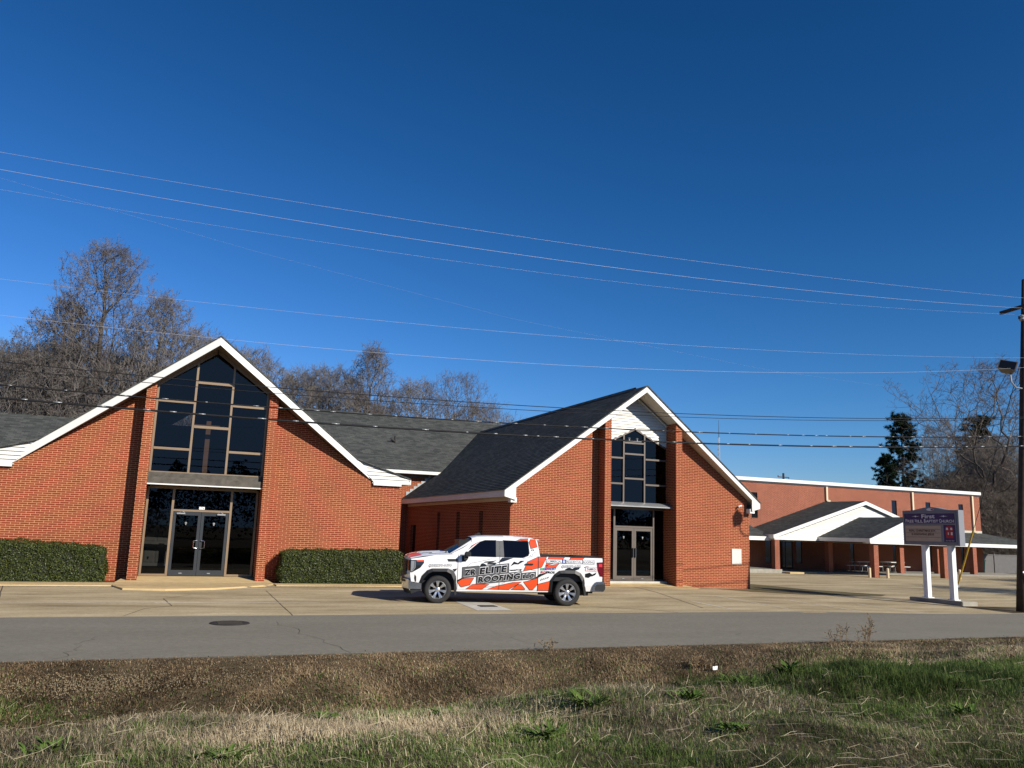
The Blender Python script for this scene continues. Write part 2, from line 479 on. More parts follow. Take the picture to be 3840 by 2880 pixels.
# sidewalk, aprons and the curb along the beds
walk = MB()
walk.box(-16, -1.25, 28.35, 29.6, -.4, -.105)
walk.prism([(-1.24, 29.55), (-1.24, 28.25), (-.9, 27.0), (.25, 26.75), (1.6, 27.15), (3.3, 28.6), (3.62, 29.4), (3.62, 29.55)], 'z', -.4, -.097)
walk.box(3.63, 9.6, 28.75, 29.6, -.4, -.107)
struct(walk.build('sidewalk', M['tan_concrete']))
ap = MB()
ap.add([(-1.23, 29.56, -.095), (3.6, 29.56, -.095), (3.4, 31.0, .03), (-.95, 31.0, .03), (-1.23, 29.56, -.4), (3.6, 29.56, -.4), (3.4, 31.0, -.4), (-.95, 31.0, -.4)],
       [(0, 1, 2, 3), (0, 4, 5, 1), (1, 5, 6, 2), (3, 2, 6, 7), (0, 3, 7, 4)])
struct(ap.build('entrance_apron', M['tan_concrete']))
ap = MB()
ap.add([(15.6, 28.9, -.137), (19.95, 28.6, -.172), (20.6, 29.3, -.18), (20.4, 30.2, -.1), (19.7, 31.0, .03), (16.6, 31.0, .03), (15.9, 30.2, -.1)],
       [(0, 1, 2, 3, 4, 5, 6)])
struct(ap.build('entrance_ramp', M['tan_concrete']))
bed = MB()
bed.box(-16, -1.26, 29.6, 30.7, -.4, -.13); bed.box(3.64, 9.6, 29.6, 30.7, -.4, -.13)
struct(bed.build('planting_bed', M['soil']))
# grass wedge and dirt on the lot's right edge
flat('grass_wedge', [[(22.3, 28.2), (24.6, 27.2), (27.6, 26.6), (28.6, 27.3), (27.0, 30), (26.6, 33.5), (23.95, 33.5), (23.95, 30.3), (23.5, 29.9), (21.6, 29.6)]], M['field'], .006)
flat('dirt_strip', [[(27.2, 20.5), (33, 20.4), (33, 21.5), (28.3, 22.6), (27.3, 22.7)]], M['soil'], .007)
# joints, cracks and worn paint on the concrete
jm = MB()
def joint(*pts, w=.03): 
    m = strip('j', pts, w, None, .004); jm.add(m.v, m.f)
joint((-3.6, 24.6), (-4.1, 28.3)); joint((-9.4, 20.4), (-9.9, 28.3))
joint((17.9, 31.0), (16.9, 26.7), (15.2, 21.5), w=.04)
joint((3.0, 20.4), (3.1, 26.9), w=.025); joint((22.6, 20.4), (22.2, 28.2), w=.02)
joint((9.9, 23.3), (13.2, 21.0), (13.6, 20.4), w=.03)
joint((-.6, 20.5), (-.2, 22.0), (.4, 22.6), (.2, 24.4), (.9, 25.5), w=.022)
joint((-16, 26.1), (-9, 26.0), (-4, 26.1), w=.02); joint((16, 25.2), (22.2, 25.0), w=.02)
struct(jm.build('pavement_joint', M['crack']))
pm = MB()
for pts in (((18.6, 25.5), (18.14, 21.2)), ((20.95, 24.4), (20.62, 20.7)), ((23.3, 23.6), (23.28, 20.5)), ((-16, 23.35), (-9, 23.3), (0, 23.3), (4.1, 23.2)), ((16.2, 23.6), (16.0, 21.1))):
    m = strip('l', pts, .085, None, .005); pm.add(m.v, m.f)
struct(pm.build('parking_line', M['paint_line']))
slab = MB()
slab.q([(u, v, zlot(u, v) + .006) for u, v in ((8.08, 24.1), (9.02, 23.8), (8.87, 21.1), (7.87, 21.15))])
struct(slab.build('pale_slab', M['pale_concrete']))
# road cracks
rm = MB()
rj = random.Random(9)
for a, b in (((-1.3, 14.8), (-.9, 17.2)), ((3.2, 14.7), (2.5, 19.2)), ((6.9, 14.7), (6.5, 19.0)), ((10.2, 19.7), (14, 19.5)), ((-2.2, 16), (-3.4, 18.6)), ((12.5, 14.6), (12.2, 17.4))):
    n = 14; pts = [(a[0] + (b[0] - a[0]) * i / n + rj.gauss(0, .07), a[1] + (b[1] - a[1]) * i / n + rj.gauss(0, .05)) for i in range(n + 1)]
    m = strip('c', pts, .009, None, .010); rm.add(m.v, m.f)
struct(rm.build('road_crack', M['crack']))

def smallthing(name, mb, mat, label, cat, org, group=None, **k):
    o = mb.build(name, mat, None, org, **k); return tag(o, label, cat, group)
mh = MB(); zz = zlot(1.5, 19.0) + .008
mh.lathe([(0, .0), (.012, .33), (.012, .40), (-.01, .42)], (1.5, 19.0, zz), 'z', 28)
for k in range(-3, 4): mh.box(1.5 - .25, 1.5 + .25, 19.0 + k * .08 - .012, 19.0 + k * .08 + .012, zz + .012, zz + .02)
smallthing('manhole_cover', mh, M['iron'], 'round dark iron manhole cover set in the grey road', 'manhole cover', (1.5, 19.0, zz))
dp = MB(); z2 = zlot(8.55, 22.2) + .008; dp.box(8.3, 8.78, 22.0, 22.35, z2, z2 + .012); dp.box(8.36, 8.72, 22.06, 22.29, z2 + .012, z2 + .018)
smallthing('drain_cover', dp, M['iron'], 'small square dark lid on the pale slab by the pickup', 'drain cover', (8.54, 22.17, z2))
lp = MB(); g0 = g_near(9.38, 12.9) + .05
lp.q([(9.33, 12.9, g0), (9.41, 12.88, g0 + .01), (9.43, 12.9, g0 + .07), (9.34, 12.92, g0 + .06)])
lp.q([(9.34, 12.92, g0 + .06), (9.43, 12.9, g0 + .07), (9.45, 12.96, g0 + .05), (9.36, 13.0, g0 + .04)])
smallthing('paper_scrap', lp, M['paper'], 'crumpled white paper scrap lying in the roadside ditch grass', 'litter', (9.38, 13.05, g_near(9.38, 13.05)))

# ------------------------------------------------------------------ LEFT CHURCH WING
AC, AWV = 1.22, 30.62                    # centre of the gable, plane of its front wall
def a_top(d): return 8.06 - .728 * d     # upper edge of the rake
def a_vf(d): return 29.2 + .24 * d       # the rake leans forward towards the peak
A = thing('church_wing', 'brick church wing with a cross behind its tall gable window and double glass doors', 'church', (AC, AWV, 0))
w = MB()
def up(d): return a_top(d) - .30
def gable_panel(mb, c, d0, d1, side, v, zb, topf, n=1, th=.25):
    pts = [(c + side * d0, zb), (c + side * d1, zb)] + [(c + side * (d1 + (d0 - d1) * i / n), topf(d1 + (d0 - d1) * i / n)) for i in range(n + 1)]
    mb.prism(pts, 'y', v, v + th)
def a_wtop(d): return max(3.50, up(d)) if d < 6.96 else 3.5
gable_panel(w, AC, 2.14, 5.85, 1, AWV, -.3, up); w.box(AC + 5.85, AC + 6.96, AWV, AWV + .25, -.3, 3.5)
gable_panel(w, AC, 2.14, 5.85, -1, AWV, -.3, up); w.box(AC - 6.96, AC - 5.85, AWV, AWV + .25, -.3, 3.5)
w.box(AC + 6.71, AC + 6.96, AWV + .25, 45.2, -.3, 3.5); w.box(AC - 6.96, AC - 6.71, AWV + .25, 45.2, -.3, 3.5)
w.build('wall', M['brick'], A)
for s in (-1, 1):
    p = MB(); x0, x1 = sorted((AC + s * 1.84, AC + s * 2.14))
    p.prism([(x0, -.3), (x1, -.3), (x1, up(abs(x1 - AC)) + .03), (x0, up(abs(x0 - AC)) + .03)], 'y', 29.95, AWV + .5)
    p.build('pier', M['brick'], A)
# rake boards, soffit, roof
rk = MB()
for s in (-1, 1):
    n = 12
    for i in range(n):
        d0, d1 = 5.84 * i / n, 5.84 * (i + 1) / n
        P = lambda d, z, o: (AC + s * d, a_vf(d) + o, z)
        a0, a1, b0, b1 = a_top(d0), a_top(d1), a_top(d0) - .285, a_top(d1) - .285
        rk.add([P(d0, a0, 0), P(d1, a1, 0), P(d1, b1, 0), P(d0, b0, 0), P(d0, a0, .05), P(d1, a1, .05), P(d1, b1, .05), P(d0, b0, .05)],
               [(0, 1, 2, 3), (4, 7, 6, 5), (3, 2, 6, 7), (0, 4, 5, 1)])
    # short level return at the foot of the rake and the frieze under the siding cheek
    x0, x1 = sorted((AC + s * 5.84, AC + s * 6.9)); rk.box(x0, x1, 30.50, 30.60, 3.40, 3.495)
rk.build('rake_board', M['white'], A)
sf = MB()
for s in (-1, 1):
    n = 8
    for i in range(n):
        d0, d1 = 5.8 * i / n, 5.8 * (i + 1) / n
        sf.q([(AC + s * d0, a_vf(d0) + .04, a_top(d0) - .27), (AC + s * d1, a_vf(d1) + .04, a_top(d1) - .27), (AC + s * d1, AWV + .2, a_top(d1) - .27), (AC + s * d0, AWV + .2, a_top(d0) - .27)])
sf.build('soffit', M['soffit_dark'], A)
rf = MB()
for s in (-1, 1):
    n = 6
    for i in range(n):       # steep part, with its forward lean
        d0, d1 = 5.15 * i / n, 5.15 * (i + 1) / n
        for (zo) in (.0,):
            rf.q([(AC + s * d0, a_vf(d0) - .03, a_top(d0) + .045), (AC + s * d1, a_vf(d1) - .03, a_top(d1) + .045), (AC + s * d1, 49.9, a_top(d1) + .045), (AC + s * d0, 49.9, a_top(d0) + .045)])
            rf.q([(AC + s * d0, a_vf(d0) - .03, a_top(d0) + .045), (AC + s * d1, a_vf(d1) - .03, a_top(d1) + .045), (AC + s * d1, a_vf(d1) - .03, a_top(d1) - .004), (AC + s * d0, a_vf(d0) - .03, a_top(d0) - .004)])
    e = AC + s * 5.15; f = AC + s * 7.26
    rf.q([(e, 30.40, 4.355), (f, 30.5, 3.70), (f, 45.5, 3.70), (e, 47.5, 4.355)])
    rf.q([(e, 30.40, 4.355), (f, 30.5, 3.70), (f, 30.5, 3.655), (e, 30.40, 4.30)])
rf.build('roof', M['shingle'], A)
for s in (-1, 1):           # flared cheek of lapped siding at the foot of the gable
    ck = MB(); n = 6
    zs = [3.50 + (4.30 - 3.50) * i / n for i in range(n + 1)]
    def xo(z): return 7.25 if z <= 3.645 else 7.25 - (z - 3.645) / (4.30 - 3.645) * 2.08
    def xi(z): return 5.86 - (z - 3.50) / (4.30 - 3.50) * .72
    for i in range(n):
        z0, z1 = zs[i], zs[i + 1]
        X = lambda d: AC + s * d
        ck.q([(X(xi(z0)), 30.515, z0), (X(xo(z0)), 30.515, z0), (X(max(xo(z1), xi(z1))), 30.56, z1), (X(xi(z1)), 30.56, z1)])
        ck.q([(X(xi(z0)), 30.515, z0), (X(xo(z0)), 30.515, z0), (X(xo(z0)), 30.56, z0 + .012), (X(xi(z0)), 30.56, z0 + .012)])
    x0, x1 = sorted((X(5.8), X(7.26))); ck.box(x0, x1, 30.53, 30.64, 3.47, 3.50)
    x0, x1 = sorted((X(7.22), X(7.27))); ck.box(x0, x1, 30.52, 45.4, 3.48, 3.66)
    x0, x1 = sorted((X(6.9), X(7.24))); ck.box(x0, x1, 30.62, 45.2, 3.50, 3.52)
    ck.build('siding_cheek', M['white_lap'], A)
# upper window
def glazing(parent, name, c, v, zb, poly, mat='glass'):
    m = MB(); m.q([(x, v, z) for x, z in poly]); return m.build(name, M[mat], parent)
UW = [(AC - 1.84, 3.46), (AC + 1.84, 3.46), (AC + 1.84, up(1.84) - .02), (AC, up(0) - .02), (AC - 1.84, up(1.84) - .02)]
win = MB()
F, FB = 30.245, 30.36
for x in (AC - .60, AC + .60): win.box(x - .035, x + .035, F, FB, 3.46, up(.6))
for x in (AC - 1.80, AC + 1.80): win.box(x - .035, x + .035, F + .005, FB, 3.46, up(1.80))
for z in (6.60, 5.06): win.box(AC - .565, AC + .565, F - .01, FB, z - .045, z + .045)
for z in (5.875, 4.262): win.box(AC - 1.765, AC - .635, F - .01, FB, z - .04, z + .04); win.box(AC + .635, AC + 1.765, F - .01, FB, z - .04, z + .04)
win.box(AC - 1.83, AC + 1.83, F - .005, FB, 3.44, 3.49)
for s in (-1, 1):
    win.bar((AC, F + .05, up(0) - .02), (AC + s * 1.83, F + .05, up(1.83) - .02), .1, .08, (0, 1, 0))
upper = win.build('gable_window', M['bronze'], A)
glazing(upper, 'pane', AC, 30.30, 0, UW, 'glass_high')
lb = MB(); lb.box(AC - 1.84, AC + 1.84, 30.22, 30.40, 3.29, 3.455); lb.build('window_sill', M['concrete_band'], A)
lb = MB(); lb.box(AC - 1.84, AC + 1.84, 30.08, 30.9, 3.065, 3.288); cb = lb.build('entrance_canopy', M['concrete_band'], A)
lb = MB(); lb.box(AC - 1.84, AC + 1.84, 30.065, 30.12, 3.035, 3.075); lb.build('drip_edge', M['white'], cb)
# storefront
V0 = 30.90
sfm = MB()
for x0, x1, z0, z1 in ((-.60, -.53, .03, 3.0), (.21, .285, .03, 3.0), (2.105, 2.18, .03, 3.0), (2.96, 3.03, .03, 3.0)): sfm.box(x0, x1, V0 - .05, V0 + .06, z0, z1)
sfm.box(.285, 2.105, V0 - .045, V0 + .055, 2.19, 2.26); sfm.box(-.53, .21, V0 - .045, V0 + .055, .03, .10); sfm.box(2.18, 2.96, V0 - .045, V0 + .055, .03, .10)
sfm.box(-.53, 2.96, V0 - .04, V0 + .05, 2.94, 3.03)
sfo = sfm.build('storefront_frame', M['bronze'], A)
m = MB(); m.q([(.285, V0, 2.26), (2.105, V0, 2.26), (2.105, V0, 2.95), (.285, V0, 2.95)]); m.build('transom_pane', M['glass_low'], sfo)
for x0, x1 in ((-.53, .21), (2.18, 2.96)):
    m = MB(); m.q([(x0, V0, .10), (x1, V0, .10), (x1, V0, 2.95), (x0, V0, 2.95)]); m.build('sidelight', M['glass_low'], sfo)
def leaf(parent, x0, x1, v, z0, z1, fmat, handle_x, hmat, kind='loop'):
    d = MB(); t = .095
    d.box(x0, x0 + t, v - .035, v + .035, z0, z1); d.box(x1 - t, x1, v - .035, v + .035, z0, z1)
    d.box(x0 + t, x1 - t, v - .034, v + .034, z1 - .12, z1); d.box(x0 + t, x1 - t, v - .034, v + .034, z0, z0 + .19)
    o = d.build('door', fmat, parent)
    m = MB(); m.q([(x0 + t, v, z0 + .19), (x1 - t, v, z0 + .19), (x1 - t, v, z1 - .12), (x0 + t, v, z1 - .12)]); m.build('door_pane', M['glass_low'], o)
    h = MB()
    if kind == 'loop':
        h.tube([(handle_x[0], v - .03, 1.23), (handle_x[0], v - .10, 1.23), (handle_x[1], v - .11, 1.21), (handle_x[1], v - .11, .98), (handle_x[0], v - .10, .96), (handle_x[0], v - .03, .96)], .014, 6)
    else: h.box(*sorted(handle_x), v - .10, v - .035, .98, 1.36)
    h.build('door_handle', hmat, o)
    b = MB(); xm = (x0 + x1) / 2
    b.box(xm - .10, xm + .0, v - .05, v - .034, z0 + .07, z0 + .10); b.build('floor_bolt', M['alu'], o)
    e = MB(); e.lathe([(-.012, .0), (-.012, .028), (0., .04)], (xm - .02, v - .002, z1 - .38), 'y', 10); e.lathe([(-.012, .0), (-.012, .016), (0., .024)], (xm - .02, v - .002, z1 - .43), 'y', 8); e.build('round_sticker', M['alu'], o)
    return o
leaf(A, .292, 1.19, V0 + .01, .04, 2.185, M['frame_dark'], (1.13, 1.02), M['chrome'])
leaf(A, 1.20, 2.098, V0 + .01, .04, 2.185, M['frame_dark'], (1.26, 1.38), M['chrome'])
for x, s in ((.40, 1), (1.98, -1)):
    c = MB(); x0, x1 = sorted((x, x + s * .27)); c.box(x0, x1, V0 - .09, V0 - .03, 2.10, 2.145); c.bar((x + s * .08, V0 - .07, 2.145), (x + s * .16, V0 - .12, 2.205), .02); c.bar((x + s * .16, V0 - .12, 2.205), (x + s * .25, V0 - .06, 2.16), .02)
    c.build('door_closer', M['alu'], A)
def flat_text(parent, body, x0, x1, z0, z1, v, mat, off=.0, name='lettering', fx=None):
    tv, tf = text_mesh(body, x1 - x0, z1 - z0, off)
    mb = MB(); mb.add([(x0 + a, v, z0 + b) for a, b in tv], tf); return mb.build(name, mat, parent, recalc=False)
np_ = MB(); np_.box(1.10, 1.28, V0 - .065, V0 - .05, 2.275, 2.365); npo = np_.build('address_plate', M['paper'], A)
flat_text(npo, '176', 1.12, 1.26, 2.29, 2.35, V0 - .067, M['black'])
# what the glass shows of the inside
inn = MB()
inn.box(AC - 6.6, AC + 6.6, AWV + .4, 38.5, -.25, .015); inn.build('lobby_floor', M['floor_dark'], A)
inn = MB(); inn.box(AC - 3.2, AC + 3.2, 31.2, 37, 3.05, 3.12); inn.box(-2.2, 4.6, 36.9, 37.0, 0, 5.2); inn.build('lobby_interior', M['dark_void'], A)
pd = MB()
c0 = Vector((-.62, 33.0, .25)); du = Vector((.86, .05, 0)).normalized()
def PD(a, z, o=0): return tuple(c0 + du * a + Vector((0, -o, z)))
pd.add([PD(0, 0), PD(.9, 0), PD(.9, 2.03), PD(0, 2.03), PD(0, 0, -.04), PD(.9, 0, -.04), PD(.9, 2.03, -.04), PD(0, 2.03, -.04)], [(0, 1, 2, 3), (4, 7, 6, 5), (0, 4, 5, 1), (3, 2, 6, 7), (0, 3, 7, 4), (1, 5, 6, 2)])
for a0, a1 in ((.12, .40), (.50, .78)):
    for z0, z1 in ((.15, .75), (.9, 1.35), (1.48, 1.88)): pd.add([PD(a0, z0, .015), PD(a1, z0, .015), PD(a1, z1, .015), PD(a0, z1, .015), PD(a0 - .03, z0 - .03, .001), PD(a1 + .03, z0 - .03, .001), PD(a1 + .03, z1 + .03, .001), PD(a0 - .03, z1 + .03, .001)], [(0, 1, 2, 3), (4, 5, 1, 0), (5, 6, 2, 1), (6, 7, 3, 2), (7, 4, 0, 3)])
pd.build('inner_door', M['door_white'], A)
cr = MB()
cr.box(1.07, 1.225, 30.75, 30.83, 3.40, 5.34); cr.box(.64, 1.66, 30.745, 30.835, 5.06, 5.20); cr.box(.72, 1.55, 30.62, 30.95, 3.32, 3.42)
smallthing('cross', cr, M['cross_wood'], 'tall brown wooden cross standing behind the tinted gable window', 'cross', (1.15, 30.8, 3.3))
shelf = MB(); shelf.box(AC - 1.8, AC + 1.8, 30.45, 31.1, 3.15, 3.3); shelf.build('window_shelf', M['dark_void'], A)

# ------------------------------------------------------------------ RIGHT CHURCH WING
BC, BV, BWV = 18.15, 29.67, 30.23
def b_top(d): return 8.02 - .751 * d
def b_vf(d): return 29.45 + .078 * d
BW = 5.70                                  # half width of the walls
B = thing('church_hall', 'brick church hall with a siding gable above its narrow window, behind the pickup bed', 'church', (BC, BWV, 0))
w = MB()
def bup(d): return b_top(d) - .25
gable_panel(w, BC, 1.85, 5.6, 1, BWV, -.5, bup); gable_panel(w, BC, 1.85, 5.6, -1, BWV, -.5, bup)
w.box(BC + 5.6, BC + BW, BWV, BWV + .25, -.5, 3.2); w.box(BC - BW, BC - 5.6, BWV, BWV + .25, -.5, 3.2)
# left flank with its slit windows
xl = BC - BW
slits = [(33.26, 33.70, -.2, 2.69), (36.26, 36.72, -.2, 2.69), (39.2, 39.62, -.2, 2.69), (43.35, 44.35, -.2, 2.07)]
yy = BWV + .25
for (y0, y1, z0, z1) in slits:
    w.box(xl, xl + .25, yy, y0, -.5, 3.2); w.box(xl, xl + .25, y0, y1, z1, 3.2); w.box(xl, xl + .25, y0, y1, -.5, z0); yy = y1
w.box(xl, xl + .25, yy, 45.2, -.5, 3.2)
w.box(BC + BW - .25, BC + BW, BWV + .25, 45.2, -.5, 3.2)
w.build('wall', M['brick'], B)
for i, (y0, y1, z0, z1) in enumerate(slits):
    m = MB(); m.box(xl + .14, xl + .17, y0, y1, z0, z1); m.build('window' if i < 3 else 'side_door', M['glass_dark'], B)
for x0, x1 in ((16.31, 16.60), (19.70, 20.01)):
    p = MB(); p.prism([(x0, -.5), (x1, -.5), (x1, bup(abs(x1 - BC)) + .0), (x0, bup(abs(x0 - BC)) + .0)], 'y', BV, 30.75); p.build('pier', M['brick'], B)
rk = MB()
for s in (-1, 1):
    n = 12; E = 6.08
    for i in range(n):
        d0, d1 = E * i / n, E * (i + 1) / n
        P = lambda d, z, o: (BC + s * d, b_vf(d) + o, z)
        a0, a1, b0, b1 = b_top(d0), b_top(d1), b_top(d0) - .235, b_top(d1) - .235
        if i == n - 1: b1 = 3.20
        if i == n - 1: b0 = max(3.2, b_top(d0) - .235)
        rk.add([P(d0, a0, 0), P(d1, a1, 0), P(d1, b1, 0), P(d0, b0, 0), P(d0, a0, .05), P(d1, a1, .05), P(d1, b1, .05), P(d0, b0, .05)], [(0, 1, 2, 3), (4, 7, 6, 5), (3, 2, 6, 7), (0, 4, 5, 1), (1, 5, 6, 2)])
    x0, x1 = sorted((BC + s * 5.62, BC + s * (E - .035)))
    x2 = BC + s * 5.62; x3 = BC + s * (E - .02)
    rk.add([(x2, b_vf(5.62) - .004, 3.08), (x3, b_vf(E) - .004, 3.20), (x3, b_vf(E) - .004, b_top(E) - .02), (x2, b_vf(5.62) - .004, b_top(5.62) - .1),
            (x2, b_vf(5.62) + .06, 3.08), (x3, b_vf(E) + .06, 3.20), (x3, b_vf(E) + .06, b_top(E) - .02), (x2, b_vf(5.62) + .06, b_top(5.62) - .1)], [(0, 1, 2, 3), (4, 7, 6, 5), (0, 4, 5, 1), (0, 3, 7, 4)])
    x4, x5 = sorted((BC + s * 5.55, BC + s * 5.8)); rk.box(x4, x5, b_vf(5.6) + .07, BWV + .02, 2.99, 3.18)
    x0, x1 = sorted((BC + s * E, BC + s * (E - .04)))
    rk.box(x0, x1, b_vf(E) + .05, 45.4, 3.20, b_top(E) - .005)
rk.build('rake_board', M['white'], B)
sf = MB()
for s in (-1, 1):
    n = 16
    for i in range(n):
        d0, d1 = 5.95 * i / n, 5.95 * (i + 1) / n
        dz = .012 if i % 2 else 0
        sf.q([(BC + s * d0, b_vf(d0) + .04, b_top(d0) - .22 + dz), (BC + s * d1, b_vf(d1) + .04, b_top(d1) - .22), (BC + s * d1, 30.75, b_top(d1) - .22), (BC + s * d0, 30.75, b_top(d0) - .22 + dz)])
    x0, x1 = sorted((BC + s * 6.03, BC + s * 5.7)); sf.box(x0, x1, b_vf(6) + .1, 45.2, 3.19, 3.205)
    x0, x1 = sorted((BC + s * 5.72, BC + s * 5.701)); sf.box(x0, x1, BWV, 45.1, 3.06, 3.188)
sf.build('soffit', M['soffit_cream'], B)
rf = MB()
E = 6.12
rf.slope((BC - E, b_vf(E) - .03, b_top(E) + .02), (BC - E, 46.5, b_top(E) + .02), (BC, b_vf(0) - .03, b_top(0) + .045), (BC, 49.8, b_top(0) + .045))
rf.slope((BC + E, b_vf(E) - .03, b_top(E) + .02), (BC + E, 46.5, b_top(E) + .02), (BC, b_vf(0) - .03, b_top(0) + .045), (BC, 49.8, b_top(0) + .045))
for s in (-1, 1):
    rf.q([(BC, b_vf(0) - .032, b_top(0) + .06), (BC + s * E, b_vf(E) - .032, b_top(E) + .035), (BC + s * E, b_vf(E) - .032, b_top(E) - .01), (BC, b_vf(0) - .032, b_top(0) - .005)])
    rf.q([(BC, 30.4, b_top(0) + .11), (BC + s * .17, 30.4, b_top(.17) + .075), (BC + s * .17, 49.5, b_top(.17) + .075), (BC, 49.5, b_top(0) + .11)])
rf.build('roof', M['shingle'], B)
# lapped siding above the window
GV = 30.46
def gtop(d): return 6.32 - .48 * d
sd_ = MB(); n = 20; zt = bup(0) + .02; z0 = 5.45
xs = lambda z: min(1.555, max(0., (zt - z) / .751))
for i in range(n):
    a, b = z0 + (zt - z0) * i / n, z0 + (zt - z0) * (i + 1) / n
    for s in (-1, 1):
        def inner(z): return max(0., (6.32 - z) / .48)
        i0, i1, o0, o1 = inner(a), inner(b), xs(a), xs(b)
        if i0 >= 1.555 and i1 >= 1.555: continue
        i0, i1 = min(i0, 1.555), min(i1, 1.555)
        sd_.q([(BC + s * i0, GV - .07, a), (BC + s * o0, GV - .07, a), (BC + s * o1, GV - .035, b), (BC + s * i1, GV - .035, b)])
        sd_.q([(BC + s * i0, GV - .07, a), (BC + s * o0, GV - .07, a), (BC + s * o0, GV - .035, a + .014), (BC + s * i0, GV - .035, a + .014)])
for s in (-1, 1):
    sd_.bar((BC, GV - .06, bup(0) - .08), (BC + s * 1.55, GV - .06, bup(1.55) - .08), .03, .16, (0, -1, 0))
sd_.build('gable_siding', M['white_lap'], B)
win = MB(); F, FB = GV - .07, GV + .05
for x in (17.60, 18.61): win.box(x - .032, x + .032, F, FB, 3.2, gtop(abs(x - BC)) - .02)
for z in (5.72, 5.25, 4.22): win.box(17.64, 18.57, F - .008, FB, z - .035, z + .035)
for z in (5.06, 3.99):
    win.box(16.61, 17.56, F - .008, FB, z - .035, z + .035); win.box(18.65, 19.69, F - .008, FB, z - .035, z + .035)
for s in (-1, 1): win.bar((BC, GV - .03, gtop(0)), (BC + s * 1.54, GV - .03, gtop(1.54)), .07, .07, (0, -1, 0))
bu = win.build('gable_window', M['frame_grey'], B)
m = MB(); m.q([(BC - 1.54, GV, 3.2), (BC + 1.55, GV, 3.2), (BC + 1.55, GV, gtop(1.55)), (BC, GV, gtop(0)), (BC - 1.54, GV, gtop(1.54))]); m.build('pane', M['glass'], bu)
aw = MB(); n = 6
for i in range(n):
    t0, t1 = i / n, (i + 1) / n
    P = lambda t: (30.40 - .46 * t, 3.24 - .08 * t - .09 * t * t)
    (v0, z0_), (v1, z1_) = P(t0), P(t1)
    aw.q([(16.60, v0, z0_), (19.70, v0, z0_), (19.70, v1, z1_), (16.60, v1, z1_)])
aw.box(16.60, 19.70, 29.93, 29.95, 3.035, 3.075); aw.q([(16.6, 29.95, 3.04), (19.7, 29.95, 3.04), (19.7, 30.45, 3.04), (16.6, 30.45, 3.04)])
aw.build('entrance_canopy', M['alu'], B)
V0 = 30.64
sfm = MB()
for x0, x1, z1 in ((17.25, 17.33, 3.0), (19.15, 19.22, 3.0)): sfm.box(x0, x1, V0 - .05, V0 + .06, .02, z1)
sfm.box(17.33, 19.15, V0 - .045, V0 + .055, 2.185, 2.26); sfm.box(16.61, 19.69, V0 - .045, V0 + .05, 2.94, 3.03)
sfm.box(16.61, 17.25, V0 - .04, V0 + .05, .02, .08); sfm.box(19.22, 19.69, V0 - .04, V0 + .05, .02, .08)
so_ = sfm.build('storefront_frame', M['frame_grey'], B)
m = MB(); m.q([(17.33, V0, 2.26), (19.15, V0, 2.26), (19.15, V0, 2.95), (17.33, V0, 2.95)]); m.build('transom_pane', M['glass_low'], so_)
for x0, x1 in ((16.61, 17.25), (19.22, 19.69)):
    m = MB(); m.q([(x0, V0, .08), (x1, V0, .08), (x1, V0, 2.95), (x0, V0, 2.95)]); m.build('sidelight', M['glass_low'], so_)
leaf(B, 17.335, 18.235, V0 + .005, .03, 2.18, M['frame_grey'], (18.16, 18.20), M['frame_dark'], 'bar')
leaf(B, 18.245, 19.145, V0 + .005, .03, 2.18, M['frame_grey'], (18.275, 18.32), M['frame_dark'], 'bar')
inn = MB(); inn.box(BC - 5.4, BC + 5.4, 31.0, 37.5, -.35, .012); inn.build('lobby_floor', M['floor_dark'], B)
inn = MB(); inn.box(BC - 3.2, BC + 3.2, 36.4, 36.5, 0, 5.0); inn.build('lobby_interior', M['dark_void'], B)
th = MB(); th.box(16.61, 19.69, 30.35, 30.75, -.3, .015); th.build('threshold', M['pale_concrete'], B)
pq = MB(); pq.box(22.89, 23.40, BWV - .03, BWV - .002, .79, 1.44)
pqo = smallthing('wall_plaque', pq, M['plaque'], 'pale stone plaque with faint lines, fixed low on the brick wall near its corner', 'plaque', (23.15, BWV, .79), bevel=.006)
sc_ = MB(); sc_.bar((23.42, BWV, 3.33), (23.38, BWV - .09, 3.33), .035); sc_.lathe([(-.07, .0), (-.07, .03), (.06, .033), (.06, .0)], (23.33, BWV - .11, 3.30), 'x', 10); sc_.bar((23.27, BWV - .11, 3.30), (23.21, BWV - .15, 3.23), .055)
smallthing('security_camera', sc_, M['white'], 'small white security camera under the low right eave of the brick hall', 'camera', (23.4, BWV, 3.36))

# ------------------------------------------------------------------ NAVE BETWEEN THE TWO WINGS
NV, NE = 45.2, 44.62
def nz(v): return 5.06 + .583 * (v - NE)
NR = 51.15
Nn = thing('church_nave', 'long low brick nave with a plain dark shingle roof, between the two gabled wings', 'church', (10.3, NV, 0))
w = MB(); w.box(8.3, 25.5, NV, NV + .3, -.3, 4.86); w.box(25.2, 25.5, NV + .3, 56.8, -.3, 5.0); w.box(-22, 8.25, NV + .02, NV + .3, -.3, 4.86)
w.build('wall', M['brick'], Nn)
e = MB(); e.box(-22.3, 25.9, NE - .04, NE, 4.86, 5.05); e.box(-22.3, 25.9, NE, NV, 4.86, 4.88); e.build('eave_board', M['white'], Nn)
so2 = MB(); so2.box(8.3, 25.4, NV - .02, NV, 4.70, 4.858); so2.build('frieze', M['frame_grey'], Nn)
rf = MB()
rf.slope((1.0, NE - .05, nz(NE - .05)), (25.9, NE - .05, nz(NE - .05)), (1.0, NR, nz(NR)), (25.9, NR, nz(NR)))
rf.slope((1.0, 2 * NR - NE, nz(NE - .05)), (25.9, 2 * NR - NE, nz(NE - .05)), (1.0, NR, nz(NR)), (25.9, NR, nz(NR)), .6, .01)
